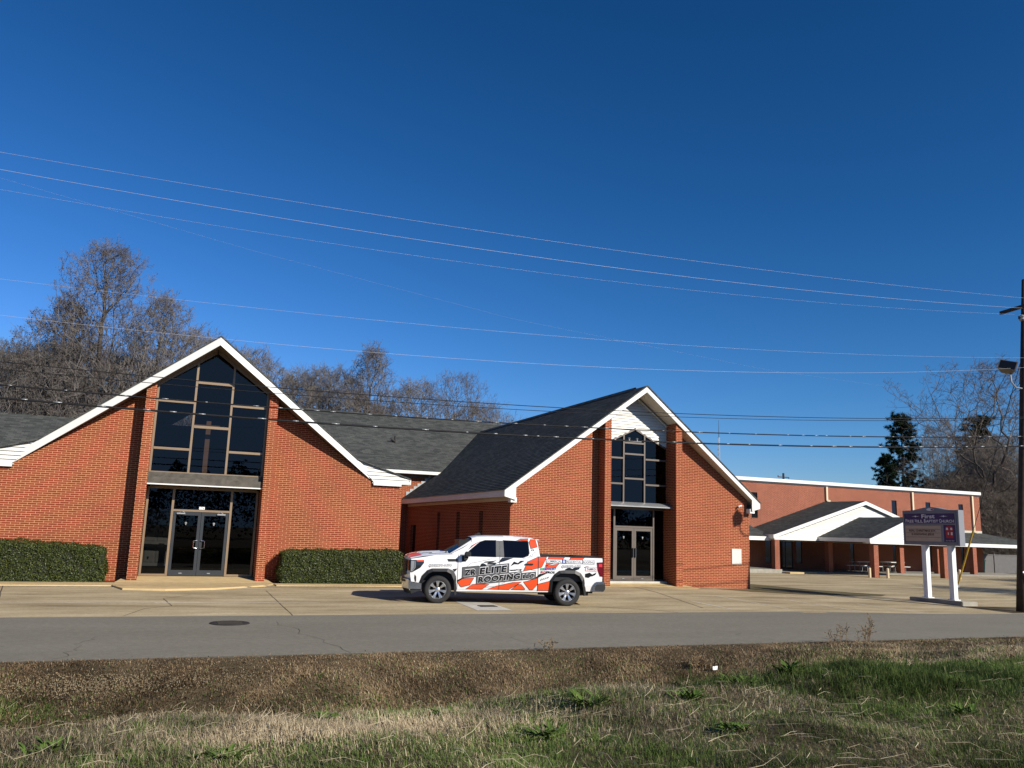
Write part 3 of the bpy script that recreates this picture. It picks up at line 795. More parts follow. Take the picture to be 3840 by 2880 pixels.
rf.box(1.0, 25.9, NR - .13, NR + .13, nz(NR) - .1, nz(NR) + .03)
rf.prism([(NV, 4.8), (57, 4.8), (NR, nz(NR) - .02)], 'x', 1.02, 1.2)
rf.build('roof', M['shingle'], Nn)
rf = MB(); LR = 47.75
rf.slope((-22.3, NE - .05, nz(NE - .05)), (1.02, NE - .05, nz(NE - .05)), (-22.3, LR, nz(LR)), (1.02, LR, nz(LR)))
rf.slope((-22.3, 51, nz(NE - .05)), (1.02, 51, nz(NE - .05)), (-22.3, LR, nz(LR)), (1.02, LR, nz(LR)), .6, .01)
rf.box(-22.3, 1.02, LR - .12, LR + .12, nz(LR) - .1, nz(LR) + .03)
rf.build('low_roof', M['shingle'], Nn)
fl = MB()
for i in range(9):
    x = BC - E + .28 + i * .21; z = b_top(BC - x) + .02
    fl.box(x, x + .22, NV - .03, NV - .002, z + .0, z + .24)
fl.build('step_flashing', M['alu'], Nn)
vp = MB(); vv = 47.6; vp.tube([(12.13, vv, nz(vv) - .05), (12.13, vv, nz(vv) + .42)], .05, 8); vp.bar((12.1, vv, nz(vv) + .12), (11.85, vv - .1, nz(vv) + .27), .07)
vp.build('vent_pipe', M['iron'], Nn)
# ------------------------------------------------------------------ FAR BRICK BUILDING WITH PORCHES
CV, CR = 49.25, 62.3
Cb = thing('parish_building', 'long two storey brick building with white parapet, porch gables and brick columns', 'building', (46, CV, -.3))
wins = [(39.1, 39.65, 3.43, 5.27), (52.6, 53.12, 3.43, 5.27), (56.2, 56.72, 3.43, 5.27), (59.85, 60.37, 3.43, 5.27)]
lows = [(40.25, 40.8, .27, 1.97), (43.05, 43.6, .27, 1.94), (48.2, 48.6, .2, 1.85), (52.5, 52.9, .2, 1.85), (56.2, 56.6, .17, 1.83), (59.85, 60.2, .17, 1.83)]
w = MB()
w.box(30, CR, CV + .12, CV + .3, -.5, 6.1)
def wall_with(mb, x0, x1, z0, z1, holes, v0, v1):
    x = x0
    for (a, b, c, d) in sorted(holes):
        mb.box(x, a, v0, v1, z0, z1); mb.box(a, b, v0, v1, d, z1); mb.box(a, b, v0, v1, z0, c); x = b
    mb.box(x, x1, v0, v1, z0, z1)
wall_with(w, 30, CR, 2.6, 6.1, wins, CV, CV + .119)
wall_with(w, 30, CR, -.5, 2.598, lows + [(41.5, 42.75, -.12, 1.98)], CV, CV + .119)
w.box(CR - .3, CR - .001, CV + .3, CV + 16, -.5, 6.1)
w.build('wall', M['brick_far'], Cb)
for (a, b, c, d) in wins + lows:
    m = MB(); m.box(a, b, CV + .06, CV + .115, c, d); o = m.build('window', M['glass_dark'], Cb)
    m = MB(); m.box(a - .03, b + .03, CV - .03, CV + .06, c - .06, c); m.build('sill', M['brick_far'], o)
m = MB(); m.box(41.5, 42.75, CV + .06, CV + .11, -.12, 1.98); dd = m.build('entrance_door', M['glass_dark'], Cb)
m = MB()
for x in (41.5, 42.1, 42.71): m.box(x, x + .05, CV + .03, CV + .059, -.12, 1.98)
m.box(41.55, 42.71, CV + .032, CV + .058, 1.75, 1.8); m.build('door_frame', M['frame_dark'], dd)
m = MB(); m.box(29.9, CR + .12, CV - .10, CV + .45, 6.10, 6.34); m.build('parapet_cap', M['white'], Cb)
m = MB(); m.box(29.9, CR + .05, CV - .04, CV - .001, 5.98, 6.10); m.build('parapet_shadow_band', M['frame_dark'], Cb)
for x, zb in ((46.03, 4.95), (54.75, 3.2), (61.38, 3.06)):
    m = MB(); m.box(x - .08, x + .08, CV - .14, CV - .003, zb, 5.98); m.bar((x, CV - .07, zb + .02), (x + .25, CV - .15, zb - .04), .14)
    m.build('downspout', M['cream_metal'], Cb)
# pent roof along the wall
PE, PZ, PT = 45.8, 2.10, 3.06
pr = MB()
pr.slope((30, PE, PZ), (38.2, PE, PZ), (30, CV, PT + .08), (38.2, CV, PT + .08), .16, .01)
pr.slope((46, PE, PZ), (65.8, PE, PZ), (46, CV, PT - .08), (CR, CV, PT - .08), .16, .01)
pr.slope((65.8, PE, PZ), (65.8, CV + 6, PZ), (CR, CV, PT - .08), (CR, CV + 6, PT - .08), .16, .01)
pr.build('pent_roof', M['shingle'], Cb)
m = MB(); m.box(30, 38.2, PE - .05, PE, PZ - .24, PZ + .01); m.box(46, 65.85, PE - .05, PE, PZ - .24, PZ + .01); m.box(65.8, 65.85, PE, CV + 6, PZ - .24, PZ + .01)
m.box(30, 65.8, PE, CV, PZ - .25, PZ - .235); m.build('pent_eave', M['white'], Cb)
m = MB(); m.box(30, 37.2, CV - .06, CV - .002, PT + .08, PT + .22); m.box(54, CR, CV - .06, CV - .002, PT - .08, PT + .1); m.build('wall_flashing', M['pale_concrete'], Cb)
# first porch gable
GU, GZ, GV2, GS, GE = 45.85, 4.83, 45.45, .315, 8.15
gt = lambda d: GZ - GS * d
pr = MB()
for s in (-1, 1):
    pr.slope((GU + s * GE, GV2 - .2, gt(GE)), (GU + s * GE, CV, gt(GE)), (GU, GV2 - .2, GZ), (GU, CV, GZ + .02), .16, .01)
pr.build('porch_roof', M['shingle'], Cb)
m = MB()
for s in (-1, 1):
    m.bar((GU, GV2 - .18, gt(0) - .13), (GU + s * GE, GV2 - .18, gt(GE) - .13), .05, .24, (0, -1, 0)) if False else None
    x = [GU, GU + s * GE]
    m.prism([(x[0], gt(0) - .02), (x[1], gt(GE) - .02), (x[1], gt(GE) - .24), (x[0], gt(0) - .27)], 'y', GV2 - .26, GV2 - .2)
    a, b = sorted((x[1], x[1] + s * .05)); m.box(a, b, GV2 - .26, 46.2, gt(GE) - .25, gt(GE) - .0)
m.box(GU - GE + .1, GU + GE - .1, GV2 - .15, GV2 + .3, 1.93, 2.13)
m.build('porch_trim', M['white'], Cb)
sdg = MB(); n = 16
for i in range(n):
    a, b = 2.1 + (GZ - .2 - 2.1) * i / n, 2.1 + (GZ - .2 - 2.1) * (i + 1) / n
    xa, xb = (GZ - .2 - a) / GS, (GZ - .2 - b) / GS
    sdg.q([(GU - xa, GV2 - .05, a), (GU + xa, GV2 - .05, a), (GU + xb, GV2 - .02, b), (GU - xb, GV2 - .02, b)])
    sdg.q([(GU - xa, GV2 - .05, a), (GU + xa, GV2 - .05, a), (GU + xa, GV2 - .02, a - .002), (GU - xa, GV2 - .02, a - .002)])
sdg.build('porch_gable', M['white_lap'], Cb)
m = MB(); m.box(GU - GE, GU + GE, GV2 + .3, CV - .01, 2.14, 2.18); m.build('porch_ceiling', M['soffit_cream'], Cb)
# carport in front
KU, KZ, KV, KS, KE = 45.35, 3.66, 41.0, .39, 3.78
kt = lambda d: KZ - KS * d
pr = MB()
for s in (-1, 1): pr.slope((KU + s * KE, KV - .2, kt(KE)), (KU + s * KE, GV2 - .06, kt(KE)), (KU, KV - .2, KZ), (KU, GV2 - .06, KZ), .16, .01)
pr.build('carport_roof', M['shingle'], Cb)
m = MB()
for s in (-1, 1):
    x = [KU, KU + s * KE]
    m.prism([(x[0], kt(0) - .02), (x[1], kt(KE) - .02), (x[1], kt(KE) - .22), (x[0], kt(0) - .25)], 'y', KV - .26, KV - .2)
    a, b = sorted((x[1], x[1] + s * .05)); m.box(a, b, KV - .26, GV2 - .1, kt(KE) - .24, kt(KE) - .0)
m.box(KU - KE + .1, KU + KE - .1, KV - .15, KV + .25, 1.86, 2.07)
m.build('carport_trim', M['white'], Cb)
sdg = MB(); n = 9
for i in range(n):
    a, b = 2.05 + (KZ - .2 - 2.05) * i / n, 2.05 + (KZ - .2 - 2.05) * (i + 1) / n
    xa, xb = (KZ - .2 - a) / KS, (KZ - .2 - b) / KS
    sdg.q([(KU - xa, KV - .05, a), (KU + xa, KV - .05, a), (KU + xb, KV - .02, b), (KU - xb, KV - .02, b)])
    sdg.q([(KU - xa, KV - .05, a), (KU + xa, KV - .05, a), (KU + xa, KV - .02, a - .002), (KU - xa, KV - .02, a - .002)])
sdg.build('carport_gable', M['white_lap'], Cb)
m = MB(); m.box(KU - KE, KU + KE, KV + .25, GV2 + .2, 1.93, 1.97); m.build('carport_ceiling', M['soffit_cream'], Cb)
for (x, y, z1) in ((38.03, 45.5, 2.0), (42.6, 45.5, 2.0), (42.28, 41.2, 1.93), (48.4, 41.2, 1.93), (49.7, 46.0, 1.9), (53.4, 46.0, 1.9), (57.1, 46.0, 1.9)):
    m = MB(); m.box(x - .19, x + .19, y - .19, y + .19, -.55, z1); m.build('column', M['brick_far'], Cb)
m = MB(); m.box(65.2, 65.45, 45.9, 46.15, -.5, 1.9); m.build('white_post', M['white'], Cb)
m = MB(); m.box(30, 38.3, 45.2, CV, -.5, -.01); m.box(38.31, 62.5, 45.0, CV, -.5, -.17); m.prism([(44.6, -.3), (45.0, -.3), (45.0, -.17)], 'x', 46.5, 62.5)
m.build('porch_floor', M['grey_concrete'], Cb)
m = MB(); m.box(38.35, 40.6, 44.5, 45.0, -.5, -.15); m.box(38.35, 41.0, 44.1, 44.5, -.5, -.26); m.build('step', M['tan_concrete'], Cb)

def copy_tree(o, parent=None):
    c = o.copy(); COL.objects.link(c)
    if parent is not None: c.parent = parent
    for ch in [x for x in S.objects if x.parent == o]: copy_tree(ch, c)
    return c
# bollards
bl = MB(); bl.tube([(0, 0, -.3), (0, 0, .62), (0, 0, .655)], [.085, .085, .05], 12)
bo = bl.build('bollard', M['cream_metal'])
for i, (x, y, lab) in enumerate(((41.65, 41.0, 'short cream bollard left of the near carport brick column'), (42.75, 40.6, 'short cream bollard right of the near carport brick column'), (48.95, 40.5, 'short cream bollard beside the far carport column behind the sign'))):
    o = bo if i == 0 else bo.copy()
    if i: COL.objects.link(o)
    o.location = (x, y, -.30); tag(o, lab, 'bollard', 'bollards at the carport columns')
# picnic tables
def picnic(x, y, lab):
    t = thing('picnic_table', lab, 'picnic table', (x, y, -.17), 'picnic tables under the porch', local=True)
    m = MB(); m.box(-.95, .95, -.36, .36, .70, .745); m.build('table_top', M['white'], t, bevel=.008)
    for s in (-1, 1):
        m = MB(); m.box(-.95, .95, s * .72 - .13, s * .72 + .13, .41, .45); m.build('seat', M['white'], t, bevel=.008)
    for s in (-1, 1):
        m = MB(); m.tube([(s * .6, -.72, .41), (s * .6, -.72, .03), (s * .6, .72, .03), (s * .6, .72, .41)], .022, 6); m.tube([(s * .6, -.25, .70), (s * .6, -.25, .03)], .022, 6); m.tube([(s * .6, .25, .70), (s * .6, .25, .03)], .022, 6)
        m.build('leg', M['alu'], t)
    return t
picnic(47.1, 46.9, 'white picnic table in the porch shade behind the near carport column')
picnic(50.0, 47.1, 'white picnic table standing half in sun behind a porch column')
# fence and bin
fn = thing('vinyl_fence', 'plain grey vinyl panel fence beyond the far building corner', 'fence', (64, 51.2, -.3))
for x in (62.7, 66.1, 69.5, 72.9, 76.3):
    m = MB(); m.box(x + .07, x + 3.33, 51.2, 51.24, -.3, 1.25); m.box(x + .07, x + 3.33, 51.17, 51.27, 1.20, 1.28); m.build('fence_panel', M['fence_grey'], fn)
    m = MB(); m.box(x - .065, x + .065, 51.14, 51.30, -.35, 1.30); m.prism([(x - .08, 1.30), (x + .08, 1.30), (x, 1.38)], 'y', 51.13, 51.31); m.build('fence_post', M['fence_grey'], fn)
bn = thing('wheeled_bin', 'green wheeled bin beside the far building corner, by the fence', 'bin', (63.05, 50.2, -.3))
m = MB(); m.add([(62.8, 49.95, -.22), (63.3, 49.95, -.22), (63.3, 50.45, -.22), (62.8, 50.45, -.22), (62.74, 49.9, .72), (63.36, 49.9, .72), (63.36, 50.5, .72), (62.74, 50.5, .72)], [(3, 2, 1, 0), (4, 5, 6, 7), (0, 1, 5, 4), (1, 2, 6, 5), (2, 3, 7, 6), (3, 0, 4, 7)]); m.build('bin_body', M['bin_green'], bn, bevel=.02)
m = MB(); m.box(62.70, 63.40, 49.85, 50.52, .725, .80); m.build('lid', M['bin_green'], bn, bevel=.02)
for x in (62.82, 63.28):
    m = MB(); m.lathe([(-.03, 0), (-.03, .1), (.03, .1), (.03, 0)], (x, 50.45, -.2), 'x', 14); m.build('wheel', M['black'], bn)

# ------------------------------------------------------------------ CHURCH SIGN
sg = thing('church_sign', 'grey cabinet church sign with navy name panel and changeable letters on two white posts', 'sign', (27.95, 24.1, -.3))
U0, U1 = 27.80, 28.08
Va, Vb = 25.50, 22.90
cab = MB()
prof = [(Va, 1.86), (Vb, 1.86), (Vb, 3.215)]
nn = 16
for i in range(nn + 1):
    t = i / nn; v = (Vb + .25) + (Va - Vb - .5) * t; q = abs(2 * t - 1)
    prof.append((v, 3.215 + .125 * (.5 + .5 * math.cos(math.pi * min(1, q * 1.15))) ** .8))
prof.append((Va, 3.215))
cab.prism(prof, 'x', U0, U1); cab.build('sign_cabinet', M['sign_grey'], sg)
m = MB()
for z0, z1 in ((3.11, 3.15), (1.92, 1.96)): m.box(U0 - .03, U0 - .001, Vb + .12, Va - .07, z0, z1)
for v in (Va - .07, Vb + .12): m.box(U0 - .03, U0 - .001, v - .02, v + .02, 1.96, 3.11)
m.box(U0 - .03, U0 - .001, Vb + .14, Va - .09, 2.655, 2.70)
m.build('sign_frame', M['sign_grey'], sg)
def panel(name, v0, v1, z0, z1, mat, o=.012):
    m = MB(); m.box(U0 - o, U0 - .0005, min(v0, v1), max(v0, v1), z0, z1); return m.build(name, M[mat], sg)
npn = panel('name_panel', 25.39, 23.07, 2.71, 3.085, 'sign_blue')
mqp = panel('marquee_panel', 25.39, 23.70, 2.01, 2.62, 'sign_cream')
emp = panel('emblem_panel', 23.58, 23.06, 2.0, 2.645, 'sign_blue')
def sign_text(body, vl, vr, z0, z1, mat, par, o=.016, off=.0, shear=0.):
    tv, tf = text_mesh(body, vl - vr, z1 - z0, off, shear)
    mb = MB(); mb.add([(U0 - o, vl - a, z0 + b) for a, b in tv], tf); return mb.build('lettering', M[mat], par, recalc=False)
sign_text('First', 24.57, 23.95, 2.90, 3.06, 'sign_white', npn, off=.025)
x = 25.35
for wd, w0 in (('FREE', .40), ('WILL', .40), ('BAPTIST', .66), ('CHURCH', .66)):
    a = sign_text(wd[0], x, x - .085, 2.735, 2.873, 'sign_white', npn, off=.02)
    sign_text(wd[1:], x - .095, x - w0, 2.735, 2.845, 'sign_white', npn, off=.02); x -= w0 + .045
for v in (24.86, 23.55):
    m = MB(); z = 2.98
    m.q([(U0 - .016, v + .2, z), (U0 - .016, v + .03, z - .012), (U0 - .016, v, z - .04), (U0 - .016, v - .03, z - .012), (U0 - .016, v - .2, z), (U0 - .016, v - .03, z + .012), (U0 - .016, v, z + .04), (U0 - .016, v + .03, z + .012)])
    m.build('ornament', M['sign_white'], npn, recalc=False)
sign_text('REAL CHRISTMAS JOY,', 25.2, 23.92, 2.355, 2.46, 'sign_dark', mqp, off=.03)
sign_text('IS KNOWING JESUS', 25.08, 24.02, 2.215, 2.32, 'sign_dark', mqp, off=.03)
m = MB()
for z in (2.17, 2.335, 2.48): m.box(U0 - .018, U0 - .013, 23.72, 25.37, z - .006, z + .006)
m.build('letter_track', M['frame_grey'], mqp)
m = MB()
sh = [(23.47, 2.15), (23.17, 2.15), (23.15, 2.30), (23.15, 2.50), (23.19, 2.59), (23.32, 2.61), (23.45, 2.59), (23.49, 2.50), (23.49, 2.30)]
m.q([(U0 - .016, v, z) for v, z in sh]); m.build('shield', M['sign_red'], emp, recalc=False)
m = MB()
for v, z, a, b in ((23.42, 2.50, .05, .045), (23.23, 2.50, .045, .045), (23.37, 2.32, .025, .045), (23.22, 2.32, .042, .055)):
    m.q([(U0 - .02, v + a, z - b), (U0 - .02, v - a, z - b), (U0 - .02, v - a * .9, z + b), (U0 - .02, v + a * .9, z + b)])
for i in range(6):
    v = 23.50 - i * .065; m.q([(U0 - .018, v, 2.03), (U0 - .018, v - .02, 2.03), (U0 - .018, v - .045, 2.07), (U0 - .018, v - .025, 2.07)])
m.build('shield_device', M['sign_white'], emp, recalc=False)
m = MB(); pts = [(U0 - .014, 24.15 + .17 * math.cos(a), 3.245 + .055 * math.sin(a)) for a in [2 * math.pi * i / 20 for i in range(20)]]; m.q(pts); el = m.build('crown_emblem', M['sign_white'], sg, recalc=False)
m = MB(); m.q([(U0 - .017, v, z) for v, z in ((24.12, 3.215), (24.01, 3.215), (24.01, 3.275), (24.12, 3.275))]); m.build('crown_badge', M['sign_red'], el, recalc=False)
for v in (24.60, 23.42):
    m = MB(); m.box(27.84, 28.04, v - .1, v + .1, -.2, 1.859); m.box(27.78, 28.10, v - .16, v + .16, -.16, -.13); m.build('post', M['post_white'], sg)
m = MB(); m.box(27.55, 28.35, 22.75, 25.15, -.45, -.16); m.build('footing', M['grey_concrete'], sg, bevel=.02)

# ------------------------------------------------------------------ UTILITY POLE, GUY, WIRES
def pole_u(z): return 28.10 + .128 * (z + .3)
PV = 20.85
up_ = thing('utility_pole', 'dark wooden utility pole leaning right, carrying a floodlight and roadside wires', 'utility pole', (28.10, PV, -.3))
m = MB(); m.tube([(pole_u(z), PV, z) for z in (-.6, 2, 5, 8, 12)], [.17, .165, .155, .145, .13], 16); m.build('pole', M['wood_pole'], up_, smooth=True)
m = MB(); m.bar((pole_u(10.4) - .3, PV, 10.45), (pole_u(10.4) + .9, PV, 10.45), .1, .12); m.bar((pole_u(9.9) - .2, PV - 1.0, 10.9), (pole_u(9.9) + .1, PV + 1.0, 10.9), .1, .12); m.build('crossarm', M['wood_pole'], up_)
m = MB(); m.lathe([(0, .0), (0, .09), (.05, .12), (.1, .07), (.16, .1), (.22, .05)], (pole_u(10.4) - .22, PV - .05, 10.32), 'z', 12); m.build('insulator', M['alu'], up_)
fl = MB(); c = Vector((28.25, PV - .05, 8.42))
hx, hy, hz_ = Vector((-.62, -.55, .45)).normalized(), Vector((.5, -.83, -.25)).normalized(), None
hz_ = hx.cross(hy).normalized(); hy = hz_.cross(hx)
def fq(a, b, d): return c + hx * a + hy * b + hz_ * d
fl.add([fq(a, b, d) for a, k in ((-.22, .6), (.14, 1.)) for b, d in ((-.30 * k, -.22 * k), (.30 * k, -.22 * k), (.30 * k, .22 * k), (-.30 * k, .22 * k))], [(3, 2, 1, 0), (4, 5, 6, 7), (0, 1, 5, 4), (1, 2, 6, 5), (2, 3, 7, 6), (3, 0, 4, 7)])
flo = fl.build('floodlight', M['frame_grey'], up_, bevel=.01)
m = MB(); m.q([fq(.145, b, d) for b, d in ((-.26, -.18), (.26, -.18), (.26, .18), (-.26, .18))]); m.build('lens', M['glass_dark'], flo)
m = MB(); m.tube([(c.x + .12, c.y, c.z - .25), (c.x + .15, c.y, c.z - .55), (c.x + .35, c.y, c.z - .72), (pole_u(7.7), PV, 7.70)], .032, 8); m.build('bracket', M['alu'], flo)
m = MB(); m.box(pole_u(1.1) - .19, pole_u(1.1) + .02, PV - .175, PV - .15, 1.0, 1.06); m.box(pole_u(.9) - .1, pole_u(.9) + .1, PV - .185, PV - .16, .5, .95); m.build('number_tag', M['paper'], up_)
gy = thing('guy_wire', 'slanting guy wire with a yellow plastic guard anchored behind the church sign', 'guy wire', (29.9, 25.1, -.3))
ga, gb = Vector((29.95, 25.15, -.35)), Vector((pole_u(9.3), PV, 9.3))
m = MB(); m.tube([ga, gb], .012, 6); m.build('strand', M['wire_dark'], gy)
m = MB(); m.tube([ga + (gb - ga) * .075, ga + (gb - ga) * .30], .035, 8); m.build('guard', M['yellow_guard'], gy)
m = MB(); m.tube([ga, ga + (gb - ga) * .06], .022, 8); m.lathe([(-.03, .0), (-.03, .06), (.03, .06), (.03, .0)], tuple(ga + (gb - ga) * .065), 'y', 10); m.build('anchor_rod', M['alu'], gy)
WIRES = [
 ('highest pale thin wire, crossing the sky above all the others', 'light', .0024, -.1, [(-4.18, 9.85), (1.35, 9.88), (8.27, 9.99), (17.18, 10.38), (29.15, 11.11)]),
 ('brightest pale wire, second from the top of the sky', 'light', .0034, -.0, [(-4.14, 9.48), (1.39, 9.44), (8.29, 9.5), (17.17, 9.88), (29.11, 10.74)]),
 ('faint pale wire third from the top, ending at the pole insulator', 'light', .0016, .15, [(-4.09, 9.07), (1.42, 9.03), (8.3, 9.1), (17.16, 9.55), (28.79, 10.49)]),
 ('thin pale wire crossing just above the tallest bare tree fork', 'light', .0020, .05, [(-3.84, 6.99), (1.59, 7.05), (8.37, 7.26), (17.11, 7.78), (28.89, 8.82)]),
 ('pale wire running just over the left gable peak to the floodlight', 'light', .0027, .0, [(-3.74, 6.17), (1.66, 6.18), (8.4, 6.42), (17.09, 7.05), (27.99, 8.31)]),
 ('upper strand of the thin dark pair above the roofs', 'dark', .010, .06, [(-3.61, 5.16), (-.6, 5.12), (2.5, 5.13), (6.61, 5.19), (13.6, 5.46), (22.55, 6.05), (29.0, 6.6)]),
 ('lower strand of the thin dark pair above the roofs', 'dark', .008, .1, [(-3.6, 5.0), (-.6, 4.98), (2.5, 5.0), (6.61, 5.06), (13.6, 5.36), (22.55, 5.99), (29.0, 6.55)]),
 ('black cable passing across the middle of the left gable window', 'dark', .017, .0, [(-3.55, 4.62), (-.57, 4.64), (2.54, 4.62), (6.64, 4.69), (11.06, 4.83), (16.63, 5.05), (22.5, 5.38), (29., 5.9)]),
 ('thickest black cable, lowest of all the roadside lines', 'dark', .024, .0, [(-3.51, 4.34), (-.99, 4.32), (2.56, 4.35), (6.65, 4.4), (11.07, 4.5), (16.62, 4.71), (20.75, 4.92), (29., 5.55)])]
for lab, mt, r, dv, pts in WIRES:
    k = np.polyfit([p[0] for p in pts], [p[1] for p in pts], 2)
    m = MB()
    us = frange(-26, 29.2, 46) + [40, 60, 80]
    f = lambda u: float(np.polyval(k, u)) if u <= 29.2 else float(np.polyval(k, 29.2)) - .02 * (u - 29.2)
    m.tube([(u, 20.6 + dv, f(u)) for u in us], r, 6)
    if r > .016:
        m.cur = 1
        r2 = random.Random(int(r * 1e4)); u = -6.
        while u < 29:                      # glints along the lashed cable, modelled as short bright metal dashes
            l = r2.uniform(.06, .22); m.tube([(u, 20.6 + dv - r * .35, f(u) + r * .4), (u + l, 20.6 + dv - r * .35, f(u + l) + r * .4)], r * .75, 5); u += l + r2.uniform(.25, 1.2)
    o = m.build('power_line', [M['wire_' + mt], M['alu']] if r > .016 else M['wire_' + mt], None, (-26, 20.6, 5), smooth=True)
    tag(o, lab, 'power line', 'overhead lines along the road')
W4 = [(0, 667), (960, 942.7), (1920, 1194.8), (2880, 1387.7), (3390, 1458)]
def pix(x, y, V):
    X, Y = x - 1920, y - 1440
    a, b = c_r * X + s_r * Y, -s_r * X + c_r * Y
    rx_ = rx * (a / FPX) + cd - cu * (b / FPX)
    return Vector((0, 0, CAM_H)) + rx_ * (V / rx_.y)
m = MB(); m.tube([pix(-300, 575, 22)] + [pix(x, y, V) for (x, y), V in zip(W4, (24, 34, 50, 76, 100))], [.0012, .0012, .0015, .002, .003, .0035], 5)
tag(m.build('power_line', M['wire_light'], None, (0, 30, 9), smooth=True), 'faint wire slanting steeply down across the sky towards the distance', 'power line')
# insulators clamped on the black cable in front of the hall window
m = MB()
for u in (12.10, 12.36): m.lathe([(-.045, .0), (-.045, .03), (.0, .02), (.03, .04), (.05, .0)], (u, 20.6, 4.575), 'z', 8)
m.bar((12.0, 20.6, 4.525), (12.5, 20.6, 4.53), .03, .03)
tag(m.build('cable_clamp', M['alu'], None, (12.2, 20.6, 4.53)), 'cable clamp with two white knobs on the lowest cable before the hall window', 'cable clamp')
# far away: radio mast and a distant pole
ms = thing('radio_mast', 'thin lattice radio mast rising far beyond the right roof slope', 'radio mast', (66.4, 90, 0))
m = MB()
for k in range(3):
    a = 2 * math.pi * k / 3; m.tube([(66.4 + .28 * math.cos(a), 90 + .28 * math.sin(a), 0), (66.4 + .10 * math.cos(a), 90 + .1 * math.sin(a), 15.0)], .028, 4)
for i in range(22):
    z = i * .66; r1 = .28 - .18 * z / 15
    for k in range(3):
        a, b = 2 * math.pi * k / 3, 2 * math.pi * (k + 1) / 3
        m.bar((66.4 + r1 * math.cos(a), 90 + r1 * math.sin(a), z), (66.4 + r1 * math.cos(b), 90 + r1 * math.sin(b), z + .66), .02)
m.build('lattice', M['alu'], ms)
m = MB(); m.tube([(66.4, 90, 15.0), (66.4, 90, 17.3)], [.05, .02], 5); m.build('antenna', M['frame_grey'], ms)
fp = thing('distant_pole', 'distant wooden pole with a crossarm showing above the far parapet', 'utility pole', (85.4, 100, -.3))
m = MB(); m.tube([(85.4, 100, -.5), (85.4, 100, 11.9)], [.2, .15], 8); m.build('pole', M['wood_pole'], fp)
m = MB(); m.bar((84.35, 100, 11.3), (86.45, 100, 11.3), .1, .12); m.bar((84.4, 100, 11.3), (84.4, 100, 11.55), .08); m.bar((86.4, 100, 11.3), (86.4, 100, 11.1), .08); m.build('crossarm', M['wood_pole'], fp)
# ------------------------------------------------------------------ PICKUP TRUCK (local frame: x nose to tail, y away from the viewer's side, z up)
TZ = -.212
T = thing('pickup_truck', 'white crew cab pickup with orange and black roofing company lettering, parked before the brick hall', 'pickup truck', (9.160, 22.580, TZ), rz=-0.2419145, local=True)
W_ = 2.0
def yS(z):      # inward set of the flank at height z
    return interp(z, [.3, .45, .6, .85, 1.05, 1.25, 1.36, 1.40, 1.80, 1.92], [.09, .055, .02, .0, .0, .012, .035, .055, .215, .30])
def clip(poly, f):
    out = []
    for i, p in enumerate(poly):
        q = poly[(i + 1) % len(poly)]; a, b = f(p), f(q)
        if a >= 0: out.append(p)
        if (a >= 0) != (b >= 0):
            t = a / (a - b); out.append((p[0] + (q[0] - p[0]) * t, p[1] + (q[1] - p[1]) * t))
    return out
def tess(poly, zcuts):
    """slice a flank polygon at given heights so it can follow the curved side"""
    bands = []; zs = [-9] + zcuts + [9]
    for a, b in zip(zs, zs[1:]):
        p = clip(clip(poly, lambda q: q[1] - a), lambda q: b - q[1])
        if len(p) >= 3: bands.append(p)
    return bands
ZC = [.45, .6, .85, 1.05, 1.25, 1.36, 1.40, 1.60, 1.80]
def flank(mb, poly, off=0., far=False, zc=ZC):
    for p in tess(poly, zc):
        # split concave slices by triangulating
        if len(p) == 3: tris = [p]
        else:
            from mathutils.geometry import tessellate_polygon
            ids = tessellate_polygon([[Vector((x, z, 0)) for x, z in p]]); tris = [[p[i] for i in t] for t in ids]
        for t in tris:
            mb.q([(x, (yS(z) + off) if not far else W_ - yS(z) - off, z) for x, z in t])
    return mb
def xclip(poly, a, b): return clip(clip(poly, lambda q: q[0] - a), lambda q: b - q[0])
def arc_arch(c, pts): return pts
FA = [(-2.34, .56), (-2.27, .70), (-2.16, .84), (-2.03, .90), (-1.63, .905), (-1.50, .84), (-1.42, .66), (-1.40, .385)]
RA = [(1.41, .395), (1.43, .70), (1.54, .87), (1.67, .935), (2.08, .935), (2.21, .87), (2.30, .72), (2.36, .43)]
SIDE = [(-2.665, .80), (-2.63, .60), (-2.36, .56)] + FA + [(-1.33, .36), (1.33, .385)] + RA + [(2.61, .43), (2.625, .6), (2.72, .705), (2.905, .72), (2.915, 1.37), (2.89, 1.392), (1.075, 1.388), (1.055, 1.392), (-1.30, 1.392), (-1.56, 1.375), (-2.0, 1.34), (-2.655, 1.225)]
CAB = [(-1.53, 1.392), (1.055, 1.392), (.995, 1.80), (.95, 1.86), (.75, 1.885), (-.66, 1.87), (-.83, 1.80), (-1.20, 1.56)]
body = MB()
# near flank: fender and box; doors are parts of their own
flank(body, xclip(SIDE, -9, -1.325)); flank(body, xclip(SIDE, 1.0, 9))
flank(body, xclip(SIDE, -1.325, 1.0) if False else [(-1.325, .36), (1.0, .383), (1.0, .43), (-1.325, .41)])
flank(body, SIDE, far=True)
SILL = .43
for far in (False, True): flank(body, CAB, far=far)
